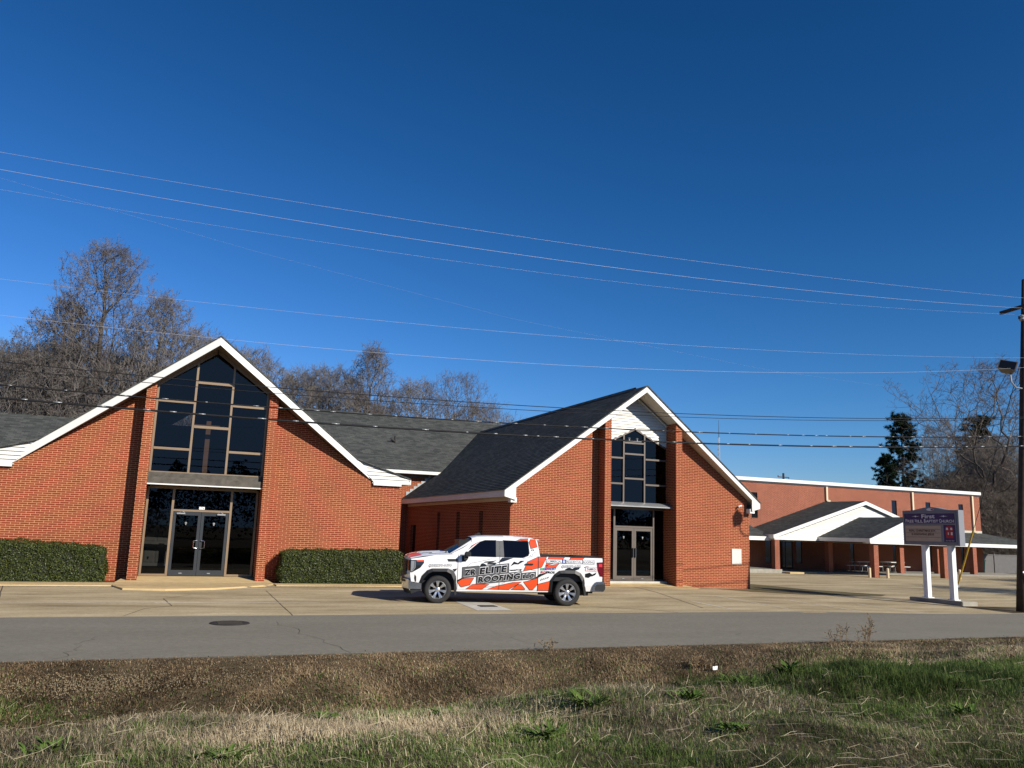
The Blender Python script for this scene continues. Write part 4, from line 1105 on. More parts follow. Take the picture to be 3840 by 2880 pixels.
# dark mass behind the door gaps and beneath
def hoodz(x, t):      # t 0 near edge .. 1 far edge
    c = 1 - abs(2 * t - 1)
    zs_ = interp(x, [-2.82, -2.66, -2.3, -1.9, -1.5], [1.19, 1.235, 1.315, 1.352, 1.385]); zc = interp(x, [-2.84, -2.70, -2.3, -1.7, -1.45], [1.245, 1.315, 1.395, 1.43, 1.455])
    return zs_ + (zc - zs_) * min(1, (c * 2.6)) ** .75 + (.018 if .32 < c < .44 else 0)
def nose(t): return -2.655 - .175 * (1 - abs(2 * t - 1) ** 2.4)
nt_ = 20
def sideY(t, z): return yS(z) + (W_ - 2 * yS(z)) * t
hd = MB(); nx = 10
G = []
for i in range(nx + 1):
    row = []
    for j in range(nt_ + 1):
        t = j / nt_; xf = nose(t) + .0; xb = -1.53 - .12 * (1 - abs(2 * t - 1) ** 2)
        x = xf + (xb - xf) * i / nx; z = hoodz(x, t)
        row.append((x, sideY(t, 1.33), z))
    G.append(row)
for i in range(nx):
    for j in range(nt_): hd.q([G[i][j], G[i + 1][j], G[i + 1][j + 1], G[i][j + 1]])
hood = hd.build('hood', M['truck_white'], T, smooth=True)
# nose: three stacked bands
def band(mb, z0, z1, x0, x1, t0=0., t1=1., n=16, zt=None):
    for j in range(n):
        a, b = t0 + (t1 - t0) * j / n, t0 + (t1 - t0) * (j + 1) / n
        P = lambda t, z, dx: (nose(t) + dx, sideY(t, z), zt(t) if (zt and z == z1) else z)
        mb.q([P(a, z0, x0), P(b, z0, x0), P(b, z1, x1), P(a, z1, x1)])
band(body, .80, 1.24, -.0, .005, zt=lambda t: hoodz(nose(t), t))
band(body, .62, .80, .03, .0); band(body, .55, .62, .03, .03)
body.q([(-1.53, yS(1.39), 1.392), (-1.2, yS(1.56), 1.56), (-1.2, W_ - yS(1.56), 1.56), (-1.53, W_ - yS(1.39), 1.392)]) if False else None
# roof
ry = [(yS(1.87), 0), (.33, .035), (.55, .06), (1.0, .068)]
ry = ry + [(W_ - y, d) for y, d in ry[-2::-1]]
rxs = [(-.93, 1.845), (-.80, 1.872), (-.45, 1.892), (0, 1.90), (.45, 1.895), (.8, 1.878), (.99, 1.835)]
rg = [[(x + (-.06 * (1 - ((y - 1) / .75) ** 2) if k == 0 else 0), y, z - .012 + d * (.8 if k in (0, len(rxs) - 1) else 1)) for (y, d) in ry] for k, (x, z) in enumerate(rxs)]
for a, b in zip(rg, rg[1:]):
    for j in range(len(ry) - 1): body.q([a[j], b[j], b[j + 1], a[j + 1]])
for k, (x, z) in enumerate(rxs[:-1]):            # gutter joining roof and flank
    for far in (0, 1):
        f = lambda p: (p[0], W_ - p[1], p[2]) if far else p
        a, b = rg[k][0], rg[k + 1][0]
        zf = lambda xx: interp(xx, [-1.2, -.83, -.66, .75, .95, .995], [1.56, 1.80, 1.87, 1.885, 1.86, 1.80])
        pa, pb = (max(a[0], -1.1), yS(zf(a[0])) + .002, zf(a[0])), (b[0], yS(zf(b[0])) + .002, zf(b[0]))
        body.q([f(a), f(b), f(pb), f(pa)])
# back of cab and box
bk = lambda z: interp(z, [1.39, 1.80, 1.84], [1.06, .995, .985])
for a, b in ((.5, 1.39), (1.39, 1.62), (1.62, 1.84)): body.q([(bk(a), yS(a) + .01, a), (bk(a), W_ - yS(a) - .01, a), (bk(b), W_ - yS(b) - .01, b), (bk(b), yS(b) + .01, b)])
body.q([(2.905, .01, .72), (2.905, W_ - .01, .72), (2.912, W_ - .03, 1.37), (2.912, .03, 1.37)])
bodyo = body.build('body', M['truck_white'], T)
bl_ = MB()
bl_.q([(1.08, .06, .95), (2.86, .06, .95), (2.86, W_ - .06, .95), (1.08, W_ - .06, .95)])
for y in (.07, W_ - .07): bl_.q([(1.08, y, .95), (2.86, y, .95), (2.86, y, 1.385), (1.08, y, 1.385)])
bl_.q([(1.09, .06, .95), (1.09, W_ - .06, .95), (1.09, W_ - .06, 1.385), (1.09, .06, 1.385)]); bl_.q([(2.86, .06, .95), (2.86, W_ - .06, .95), (2.86, W_ - .06, 1.38), (2.86, .06, 1.38)])
bl_.build('bed_liner', M['alu'], T)
rl = MB(); rl.box(1.08, 2.93, .035, .10, 1.386, 1.416); rl.box(1.08, 2.93, W_ - .10, W_ - .035, 1.386, 1.416); rl.box(2.84, 2.93, .10, W_ - .10, 1.372, 1.41); rl.box(1.075, 1.13, .1, W_ - .1, 1.386, 1.41)
rl.box(2.35, 2.84, .09, W_ - .09, 1.395, 1.42)
rl.build('bed_rail', M['black'], T, bevel=.006)
un = MB(); un.box(-2.55, 2.70, .32, W_ - .32, .36, .62); un.box(-1.32, 1.0, .10, W_ - .10, .36, 1.3); un.box(-2.4, -1.35, .38, W_ - .38, .5, 1.15); un.box(1.05, 2.85, .12, W_ - .12, .70, .94); un.box(-1.3, 1.0, .28, W_ - .28, 1.3, 1.80)
for x in (-1.8725, 1.8725): un.tube([(x, .3, .38), (x, W_ - .3, .38)], .07, 8)
un.tube([(1.1, .5, .33), (2.6, .5, .33)], .05, 8); un.bar((2.85, W_ / 2, .43), (3.06, W_ / 2, .43), .07); un.lathe([(0, .0), (0, .03), (.05, .04), (.08, 0)], (3.04, W_ / 2, .46), 'z', 8)
un.build('chassis', M['black'], T)
# wheels
def wheel(x, y, out):
    m = MB(); s = out
    R = .385
    pr = [(s * .0, .245), (s * .012, .275), (s * .02, .33), (s * .005, .365), (s * -.03, R - .004), (s * -.06, R), (s * -.20, R), (s * -.235, R - .012), (s * -.26, .34), (s * -.262, .25)]
    m.lathe(pr, (x, y, R), 'y', 40)
    w = m.build('tyre', M['tyre'], None, None)
    return w
def make_wheel(x, near):
    s = -1 if near else 1; y0 = .012 if near else W_ - .012; R = .388
    root = MB(); pr = [(s * .0, .243), (s * .012, .27), (s * .018, .33), (s * .004, .365), (s * -.03, R - .003), (s * -.06, R), (s * -.20, R), (s * -.235, R - .012), (s * -.26, .34), (s * -.262, .25)]
    root.lathe(pr, (x, y0, R), 'y', 44)
    t = root.build('wheel', M['tyre'], T, smooth=True)
    m = MB(); m.lathe([(s * -.262, .0), (s * -.20, .20), (s * -.06, .225)], (x, y0, R), 'y', 28); m.build('wheel_well_disc', M['black'], t, smooth=True)
    m = MB(); m.lathe([(s * -.05, .215), (s * -.004, .238), (s * .006, .246), (s * .002, .252), (s * -.03, .25)], (x, y0, R), 'y', 40)
    for k in range(7):
        a = math.pi / 2 + 2 * math.pi * k / 7
        def W2(r, da, o): return (x + r * math.cos(a + da), y0 + s * o, R + r * math.sin(a + da))
        m.add([W2(.055, -.42, -.028), W2(.055, .42, -.028), W2(.145, .19, -.012), W2(.238, .215, -.006), W2(.238, -.215, -.006), W2(.145, -.19, -.012),
               W2(.055, -.42, -.07), W2(.055, .42, -.07), W2(.145, .19, -.06), W2(.238, .215, -.05), W2(.238, -.215, -.05), W2(.145, -.19, -.06)],
              [(0, 1, 2, 3, 4, 5), (1, 7, 8, 2), (2, 8, 9, 3), (4, 10, 11, 5), (5, 11, 6, 0)])
    m.lathe([(s * -.03, .075), (s * -.012, .062), (s * -.006, .045), (s * .0, .0)], (x, y0, R), 'y', 18)
    m.build('rim', M['rim'], t)
    m = MB()
    for k in range(6):
        a = 2 * math.pi * (k + .5) / 6; m.lathe([(s * -.03, .0), (s * -.03, .013), (s * -.008, .011), (s * -.008, .0)], (x + .088 * math.cos(a), y0, R + .088 * math.sin(a)), 'y', 8)
    m.build('lug_nut', M['black'], t)
    return t
for x in (-1.8725, 1.8725):
    for near in (True, False): make_wheel(x, near)
# wheel wells and flares
for x, arch in ((-1.8725, FA), (1.8725, RA)):
    m = MB()
    for y0, y1 in ((.03, .55), (W_ - .55, W_ - .03)):
        for p, q in zip(arch, arch[1:]): m.q([(p[0], y0, p[1]), (q[0], y0, q[1]), (q[0], y1, q[1]), (p[0], y1, p[1])])
        m.q([(p[0], y1 if y0 < .5 else y0, p[1]) for p in arch])
    m.build('wheel_well', M['black'], T)
FO = [(-2.405, .575), (-2.335, .77), (-2.19, .925), (-2.06, .975), (-1.60, .985), (-1.44, .925), (-1.365, .77), (-1.325, .27)]
FI = [(-2.335, .555), (-2.265, .70), (-2.15, .835), (-2.025, .893), (-1.635, .898), (-1.505, .832), (-1.425, .66), (-1.39, .25)]
RO = [(1.325, .385), (1.355, .72), (1.48, .90), (1.62, 1.0), (1.78, 1.02), (2.10, 1.018), (2.26, .95), (2.365, .80), (2.455, .345)]
RI = [(1.415, .385), (1.435, .70), (1.545, .865), (1.675, .928), (1.80, .93), (2.085, .928), (2.215, .865), (2.305, .715), (2.385, .30)]
for o_, i_ in ((FO, FI), (RO, RI)):
    for far in (False, True):
        m = MB(); Y = lambda z, e: (yS(z) - e) if not far else (W_ - yS(z) + e)
        for k in range(len(o_) - 1):
            a, b, c, d = o_[k], o_[k + 1], i_[k + 1], i_[k]
            m.q([(p[0], Y(p[1], e), p[1]) for p, e in ((a, .012), (b, .012), (c, .045), (d, .045))])
            m.q([(a[0], Y(a[1], .012), a[1]), (b[0], Y(b[1], .012), b[1]), (b[0], Y(b[1], -.02), b[1]), (a[0], Y(a[1], -.02), a[1])])
            m.q([(d[0], Y(d[1], .045), d[1]), (c[0], Y(c[1], .045), c[1]), (c[0], Y(c[1], -.08), c[1]), (d[0], Y(d[1], -.08), d[1])])
        m.build('fender_flare', M['black'], T)
# doors with window and handle
DOORPOLY = [(-1.319, .415), (.992, .437), (.992, 1.386), (-1.319, 1.386)]
doors = {}
for nm, x0, x1 in (('front', -1.319, -.130), ('rear', -.118, .992)):
    m = MB(); flank(m, xclip(DOORPOLY, x0, x1), -.004); doors[nm] = m.build('door', M['truck_white'], T)
WIN1 = [(-.965, 1.345), (-.242, 1.345), (-.236, 1.80), (-.55, 1.795), (-.70, 1.745), (-1.01, 1.485), (-1.03, 1.42)]
WIN2 = [(.005, 1.345), (.55, 1.345), (.70, 1.405), (.735, 1.47), (.712, 1.795), (-.012, 1.805)]
PIL = [(-.236, 1.342), (.0, 1.342), (-.016, 1.803), (-.23, 1.803)]
def patch(name, poly, mat, parent, off): 
    m = MB(); flank(m, poly, -off); return m.build(name, M[mat], parent, recalc=False)
def grow_poly(poly, d):
    n = len(poly); A2 = sum(poly[i][0] * poly[(i + 1) % n][1] - poly[(i + 1) % n][0] * poly[i][1] for i in range(n)); sg_ = 1 if A2 > 0 else -1; out = []
    for i in range(n):
        p0, p, p1 = Vector(poly[i - 1]), Vector(poly[i]), Vector(poly[(i + 1) % n])
        e0, e1 = (p - p0).normalized(), (p1 - p).normalized()
        n0, n1 = Vector((e0.y, -e0.x)) * sg_, Vector((e1.y, -e1.x)) * sg_
        bis = n0 + n1
        if bis.length < 1e-4: bis = n0
        bis.normalize(); k = d / max(.45, bis.dot(n0)); out.append((p.x + bis.x * k, p.y + bis.y * k))
    return out
patch('window_seal', grow_poly(WIN1, .014), 'black', doors['front'], .006); patch('window', WIN1, 'car_glass', doors['front'], .009)
patch('window_seal', grow_poly(WIN2, .016), 'black', doors['rear'], .006); patch('window', WIN2, 'car_glass', doors['rear'], .009)
patch('pillar_cover', xclip(PIL, -9, -.128), 'plastic_grey', doors['front'], .011); patch('pillar_cover', xclip(PIL, -.118, 9), 'plastic_grey', doors['rear'], .011)
for nm, x in (('front', -.46), ('rear', .615)):
    m = MB(); m.box(x, x + .235, -.045, .0, 1.145, 1.182); m.build('door_handle', M['black'], doors[nm], bevel=.008)
for poly in (WIN1, WIN2):
    m = MB(); flank(m, poly, -.006, True); m.build('far_window', M['car_glass'], T)
# glazing front and rear
ws = MB(); n = 10
for j in range(n):
    a, b = j / n, (j + 1) / n
    def WB(t): return (-1.56 - .16 * (1 - abs(2 * t - 1) ** 2), .09 + 1.82 * t, 1.40 + .05 * (1 - abs(2 * t - 1) ** 2))
    def WT(t): return (-.86 - .08 * (1 - abs(2 * t - 1) ** 2), .27 + 1.46 * t, 1.835 + .045 * (1 - abs(2 * t - 1) ** 2))
    ws.q([WB(a), WB(b), WT(b), WT(a)])
ws.build('windshield', M['car_glass'], T, smooth=True)
m = MB()
for far in (0, 1):
    f = lambda p: (p[0], W_ - p[1], p[2]) if far else p
    m.q([f((-1.56, .06, 1.385)), f((-1.585, .105, 1.395)), f((-.875, .285, 1.842)), f((-.80, .225, 1.80))])
m.build('front_pillar', M['truck_white'], T)
m = MB(); m.q([(-1.50, .1, 1.40), (-1.66, 1.0, 1.44), (-1.50, 1.9, 1.40), (-1.40, 1.9, 1.39), (-1.4, .1, 1.39)]); m.bar((-1.66, .25, 1.425), (-1.60, .9, 1.475), .03); m.build('wiper_cowl', M['black'], T)
m = MB(); m.q([(bk(1.45) + .004, .34, 1.45), (bk(1.45) + .004, W_ - .34, 1.45), (bk(1.76) + .004, W_ - .38, 1.76), (bk(1.76) + .004, .38, 1.76)]); m.build('rear_window', M['car_glass'], T)
m = MB(); m.box(.93, 1.06, .32, W_ - .32, 1.845, 1.868); m.build('roof_spoiler', M['truck_white'], T, bevel=.008)
m = MB(); m.prism([(-.80, 1.945), (-.58, 1.955), (-.60, 1.975), (-.63, 2.01), (-.66, 2.01)], 'y', .97, 1.03); m.build('roof_antenna', M['black'], T)
# nose parts
m = MB(); band(m, .76, 1.20, -.028, -.022, .14, .86, 20, ); grl = m.build('grille', M['black'], T)
m = MB()
for i in range(6): band(m, .80 + i * .068, .812 + i * .068, -.036, -.036, .15, .85, 16)
m.build('grille_bar', M['lamp_dark'], grl)
for side in (0, 1):
    m = MB(); t0, t1 = (.0, .13) if side == 0 else (.87, 1.)
    band(m, .90, 1.19, -.014, -.010, t0, t1, 4)
    y = (lambda z: yS(z) - .008) if side == 0 else (lambda z: W_ - yS(z) + .008)
    for p in tess([(-2.672, 1.195), (-2.295, 1.205), (-2.29, 1.12), (-2.39, .985), (-2.61, .855), (-2.672, .86)], [.95, 1.05, 1.12]): m.q([(x, y(z), z) for x, z in p])
    h = m.build('headlamp', M['lamp_dark'], T)
    m = MB()
    for q in ([(-2.655, 1.17), (-2.56, 1.17), (-2.555, 1.0), (-2.63, .875), (-2.655, .875)], [(-2.545, 1.17), (-2.53, 1.17), (-2.525, .99), (-2.61, .87), (-2.62, .885), (-2.542, 1.0)]):
        m.q([(x, y(z) - (.006 if side == 0 else -.006), z) for x, z in q])
    m.build('lamp_element', M['alu'], h)
    m = MB(); m.q([(x, y(z) - (.006 if side == 0 else -.006), z) for x, z in [(-2.50, 1.195), (-2.31, 1.2), (-2.31, 1.16), (-2.49, 1.155)]]); m.build('marker_lamp', M['truck_orange'], h)
fb = MB()
def bump_band(mb, z0, z1, x0, x1):
    band(mb, z0, z1, x0, x1)
    for side in (0, 1):
        y = -.012 if side == 0 else W_ + .012
        X = nose(0.); mb.q([(X + x0, y, z0), (-2.335, y + (.02 if side == 0 else -.02), z0), (-2.335, y + (.02 if side == 0 else -.02), z1 - .09), (-2.57, y, z1 - .09), (X + x1, y, z1)])
bump_band(fb, .40, .66, -.035, -.05); fbo = fb.build('front_bumper', M['chrome'], T)
m = MB(); band(m, .26, .40, .05, -.03); band(m, .58, .64, -.055, -.055, .12, .88)
for y in (.03, W_ - .03): m.q([(-2.61, y, .27), (-2.33, y, .37), (-2.33, y, .42), (-2.66, y, .42)])
m.build('lower_valance', M['black'], T)
m = MB(); m.q([(x, yS(z) - .009, z) for x, z in [(-2.535, .80), (-2.49, .74), (-2.485, .60), (-2.52, .60), (-2.545, .7)]]); m.build('air_slot', M['black'], T)
# tail
for side in (0, 1):
    y = (lambda z: yS(z) - .010) if side == 0 else (lambda z: W_ - yS(z) + .010)
    m = MB(); P = [(2.735, 1.262), (2.915, 1.275), (2.925, 1.10), (2.925, .86), (2.83, .868), (2.765, 1.03)]
    m.q([(x, y(z), z) for x, z in P]); e = .16 if side == 0 else -.16
    m.q([(2.918, y(1.27), 1.275), (2.922, y(.86), .86), (2.922, y(.86) + e, .86), (2.918, y(1.27) + e, 1.275)])
    tl = m.build('tail_lamp', M['lamp_red'], T)
    m = MB(); m.q([(x, y(z) - (.004 if side == 0 else -.004), z) for x, z in [(2.80, 1.22), (2.90, 1.225), (2.90, 1.13), (2.80, 1.14)]]); m.build('lamp_element', M['decal_red'], tl)
rb = MB(); prof = [(2.60, .425), (2.615, .60), (2.70, .70), (2.985, .715), (2.995, .50), (2.95, .425)]
rb.prism(prof, 'y', -.015, W_ + .015); rbo = rb.build('rear_bumper', M['chrome'], T, bevel=.02)
m = MB(); m.prism([(2.68, .45), (2.69, .585), (2.745, .645), (2.99, .655), (3.0, .52), (2.95, .44)], 'y', -.022, W_ + .022); m.build('bumper_pad', M['black'], rbo, bevel=.01)
# mirrors, vent
for side in (0, 1):
    s = -1 if side == 0 else 1; yb = 0. if side == 0 else W_
    m = MB(); m.box(-1.16, -.985, min(yb + s * .07, yb + s * .27), max(yb + s * .07, yb + s * .27), 1.335, 1.475); mo = m.build('mirror', M['black'], T, bevel=.025)
    m = MB(); m.bar((-1.13, yb - s * .03, 1.27), (-1.10, yb + s * .14, 1.35), .10, .12); m.build('mirror_arm', M['black'], mo)
m = MB(); m.q([(x, yS(z) - .012, z) for x, z in [(-1.225, 1.34), (-1.215, 1.18), (-1.10, 1.19), (-1.09, 1.30), (-1.05, 1.37)]]); m.build('mirror_base', M['black'], doors['front'])
m = MB(); m.q([(x, yS(z) - .008, z) for x, z in [(-1.635, 1.25), (-1.338, 1.256), (-1.338, 1.185), (-1.60, 1.178)]]); m.build('fender_vent', M['black'], T)
# body lines
m = MB()
for poly in ([(-1.328, .40), (-1.318, .40), (-1.318, 1.36), (-1.328, 1.36)], [(.990, .41), (1.008, .41), (1.008, 1.386), (.990, 1.386)], [(-.131, .42), (-.117, .42), (-.117, 1.34), (-.131, 1.34)]): flank(m, poly, -.0075)
m.build('panel_gap', M['black'], T)
# wrap graphics
ORANGE = [
 [(-1.314, .62), (-1.178, .705), (-.869, .729), (-.97, .546), (-1.2, .481), (-1.24, .51)],
 [(-1.056, .43), (-.893, .548), (-.769, .565), (-.427, .564), (-.607, .432)],
 [(-.43, .437), (-.206, .517), (.277, .634), (.513, .654), (.389, .576), (.16, .44)],
 [(.25, .442), (.42, .576), (.515, .579), (.629, .46), (.615, .44)],
 [(.592, .656), (.67, .673), (.984, .772), (.984, .60), (.852, .443), (.775, .443), (.674, .552)],
 [(1.012, .60), (1.34, .688), (1.322, .435), (1.012, .432)],
 [(.582, .976), (.686, 1.223), (.984, 1.36), (.984, 1.065), (.80, 1.02)],
 [(1.012, 1.07), (1.012, 1.372), (1.24, 1.378), (1.10, 1.10)],
 [(1.32, 1.378), (1.771, 1.382), (1.70, 1.30), (1.22, 1.14), (1.20, 1.10)], [(1.25, 1.12), (1.60, 1.19), (1.52, 1.10), (1.21, 1.04)],
 [(1.965, 1.372), (2.36, 1.38), (2.289, 1.321), (1.934, 1.311)],
 [(.40, 1.83), (.508, 1.862), (.71, 1.875), (.70, 1.824)],
 [(.755, 1.78), (.80, 1.855), (.93, 1.85), (.975, 1.662), (.80, 1.61)],
 [(-1.06, 1.50), (-.93, 1.635), (-.72, 1.765), (-1.03, 1.545)],
]
BLACK = [
 [(-.06, 1.325), (.271, 1.325), (.005, 1.225), (-.229, 1.165), (-.15, 1.21)], [(-.55, 1.205), (-.30, 1.23), (-.20, 1.26), (-.32, 1.19), (-.60, 1.17)],
 [(.183, 1.088), (.289, 1.228), (.402, 1.185), (.479, 1.255), (.606, 1.258), (.49, 1.19), (.418, 1.149), (.30, 1.15)],
 [(.936, .795), (1.045, .895), (1.299, .932), (1.10, .84), (.953, .75)],
 [(2.395, .835), (2.393, .928), (2.522, .968), (2.604, .917), (2.733, .982), (2.70, .91), (2.621, .871), (2.56, .86), (2.50, .82)],
 [(-.70, 1.06), (-.66, 1.14), (-.605, 1.159), (-.50, 1.11), (-.55, 1.06)], [(-1.47, .97), (-1.336, .989), (-1.404, .90)],
 [(1.09, .745), (1.12, .775), (1.10, .71), (1.07, .70)], [(1.15, .765), (1.18, .79), (1.16, .735), (1.13, .72)], [(1.21, .78), (1.24, .805), (1.22, .755), (1.19, .74)], [(1.26, .795), (1.33, .83), (1.30, .785), (1.25, .77)],
 [(.80, 1.535), (.825, 1.59), (.845, 1.592), (.825, 1.535)], [(.85, 1.535), (.875, 1.59), (.895, 1.592), (.872, 1.535)],
 [(1.80, 1.05), (1.92, 1.10), (2.02, 1.06), (2.05, 1.10), (2.25, 1.12), (2.2, 1.05), (2.1, 1.022), (1.8, 1.022)],
 [(-1.33, .62), (-1.12, .74), (-1.19, .74), (-1.33, .67)], [(-.30, .50), (.10, .60), (.06, .57), (-.25, .49)], [(.35, .83), (.52, .60), (.545, .60), (.41, .83)] if False else [(.40, .86), (.50, .88), (.52, .84), (.42, .83)],
 [(.15, .99), (.32, 1.0), (.46, 1.03), (.34, .97), (.20, .96)], [(.42, 1.0), (.52, 1.03), (.50, .97)], [(2.35, 1.12), (2.44, 1.145), (2.52, 1.13), (2.42, 1.10)],
]
LINES = [((-1.15, .98), (-.95, 1.15), (-.70, 1.20), (-.35, 1.29)), ((.30, 1.0), (.55, .95), (.70, 1.02), (.95, .98)), ((-.05, .60), (.2, .72), (.55, .76)), ((.80, 1.36), (.86, 1.48), (.96, 1.52)), ((.55, 1.31), (.75, 1.36), (.80, 1.45)), ((1.07, .86), (1.20, .93), (1.30, .95)), ((-.7, .46), (-.4, .5), (-.1, .52))]
def xsplit(poly):
    return [('front', xclip(poly, -1.318, -.132)), ('rear', xclip(poly, -.116, .991)), ('body', xclip(poly, -9, -1.327)), ('body', xclip(poly, 1.009, 9))]
acc = {}
def put(key, poly, off, door=True):
    for nm, p in (xsplit(poly) if door else [('body', poly)]):
        if len(p) >= 3: flank(acc.setdefault((nm, key), MB()), p, -off)
CABZ = lambda poly: min(z for x, z in poly) > 1.44
for poly in ORANGE:
    put('graphic_outline', grow_poly(poly, .014), .0085, not CABZ(poly)); put('graphic_orange', poly, .0105, not CABZ(poly))
for poly in BLACK: put('graphic_black', poly, .0095, not CABZ(poly))
for ln in LINES:
    for (x0, z0), (x1, z1) in zip(ln, ln[1:]):
        d = Vector((x1 - x0, z1 - z0)).normalized() * .004; put('graphic_line', [(x0 - d.y, z0 + d.x), (x0 + d.y, z0 - d.x), (x1 + d.y, z1 - d.x), (x1 - d.y, z1 + d.x)], .008)
PARENT = {'body': bodyo, 'front': doors['front'], 'rear': doors['rear']}
GM = {'graphic_outline': 'truck_black', 'graphic_orange': 'truck_orange', 'graphic_black': 'truck_black', 'graphic_line': 'truck_grey'}
for (nm, key), mb in acc.items(): mb.build(key, M[GM[key]], PARENT[nm], recalc=False)
# hood graphics follow the hood
m = MB()
for t0, t1, i0, i1 in ((.05, .20, 0, 3), (.24, .38, 0, 2), (.62, .90, 0, 3)):
    for i in range(i0, i1):
        j0, j1 = int(t0 * nt_), int(t1 * nt_)
        for j in range(j0, j1): m.q([tuple(Vector(p) + Vector((0, 0, .006))) for p in (G[i][j], G[i + 1][j], G[i + 1][j + 1], G[i][j + 1])])
m.build('hood_graphic', M['truck_orange'], hood, recalc=False)
m = MB()
for (i0, i1, j) in ((3, 6, 3), (5, 9, 2), (2, 4, 6)):
    for i in range(i0, i1): m.q([tuple(Vector(p) + Vector((0, 0, .008))) for p in (G[i][j], G[i + 1][j], tuple((Vector(G[i + 1][j]) * .6 + Vector(G[i + 1][j + 1]) * .4)), tuple((Vector(G[i][j]) * .7 + Vector(G[i][j + 1]) * .3)))])
m.build('hood_graphic', M['truck_black'], hood, recalc=False)
# lettering
def word(body_, x0, z0, w, h, sl, mat, off, fat=0., shear=0., name='lettering', par=None, sp=1., pad=0.):
    tv, tf = text_mesh(body_, w, h, fat, shear, sp)
    m = MB(); m.add([(x0 + a, yS(z0 + b + a * sl) - off, z0 + b + a * sl) for a, b in tv], tf)
    return m.build(name, M[mat], par or T, recalc=False)
def plate(x0, z0, w, h, sl, mat, off, par=None, name='letter_plate'):
    m = MB(); n = 6
    for i in range(n):
        a, b = w * i / n, w * (i + 1) / n
        for c, d in ((0, h / 2), (h / 2, h)):
            m.q([(x0 + p, yS(z0 + q + p * sl) - off, z0 + q + p * sl) for p, q in ((a, c), (b, c), (b, d), (a, d))])
    return m.build(name, M[mat], par or T, recalc=False)
SL = .118
for x0, z0, w, h in ((-1.19, .735, .455, .285), (-.745, .80, .885, .255), (-.778, .565, 1.285, .225), (.515, .715, .41, .18)):
    plate(x0 - .012, z0 - .012, w + .024, h + .024, SL, 'truck_black', .0125); plate(x0, z0, w, h, SL, 'truck_grey', .0140)
for tx, x0, z0, w, h in (('ZR', -1.145, .79, .345, .165), ('ELITE', -.70, .842, .79, .185), ('ROOFING', -.735, .603, 1.215, .168), ('LLC', .555, .752, .325, .115)):
    word(tx, x0 - .012, z0 - .012, w + .024, h + .026, SL, 'decal_white', .0158, .078, .08, sp=1.1)
    word(tx, x0, z0, w, h, SL, 'truck_black', .0215, .05, .08, sp=1.12)
for x0, z0, w, h, sl in ((-2.14, 1.018, .63, .068, .035), (1.70, 1.083, .56, .065, .03)):
    word('(205)270-1676', x0 - .01, z0 - .01, w + .02, h + .02, sl, 'truck_black', .011, .06); word('(205)270-1676', x0, z0, w, h, sl, 'decal_white', .0128, .018)
x = 1.24
for tx, w in (('COMMERCIAL', .455), ('&', .09), ('RESIDENTIAL', .47), ('ROOFING', .345)):
    plate(x - .01, 1.208, w + .02, .112, .003, 'truck_black', .0125); plate(x, 1.217, w, .094, .003, 'decal_white' if tx != '&' else 'decal_blue', .0140)
    word(tx, x + .012, 1.229, w - .024, .07, .003, 'truck_black' if tx != '&' else 'decal_white', .0158, .012); x += w + .022
plate(1.065, 1.005, .10, .062, .03, 'decal_green', .0125); word('ELDALIST', 1.14, 1.008, .40, .062, .03, 'decal_blue', .0142, .025, .2)
word('IKO', 1.078, .918, .15, .066, .0, 'decal_red', .0142, .03); word('PROS', 1.24, .918, .25, .064, .0, 'truck_black', .0142, .03)
plate(2.395, 1.012, .345, .112, .0, 'decal_red', .0125); plate(2.405, 1.022, .325, .092, .0, 'decal_white', .0140); word('TAMKO', 2.43, 1.036, .275, .064, .0, 'truck_black', .0158, .03)
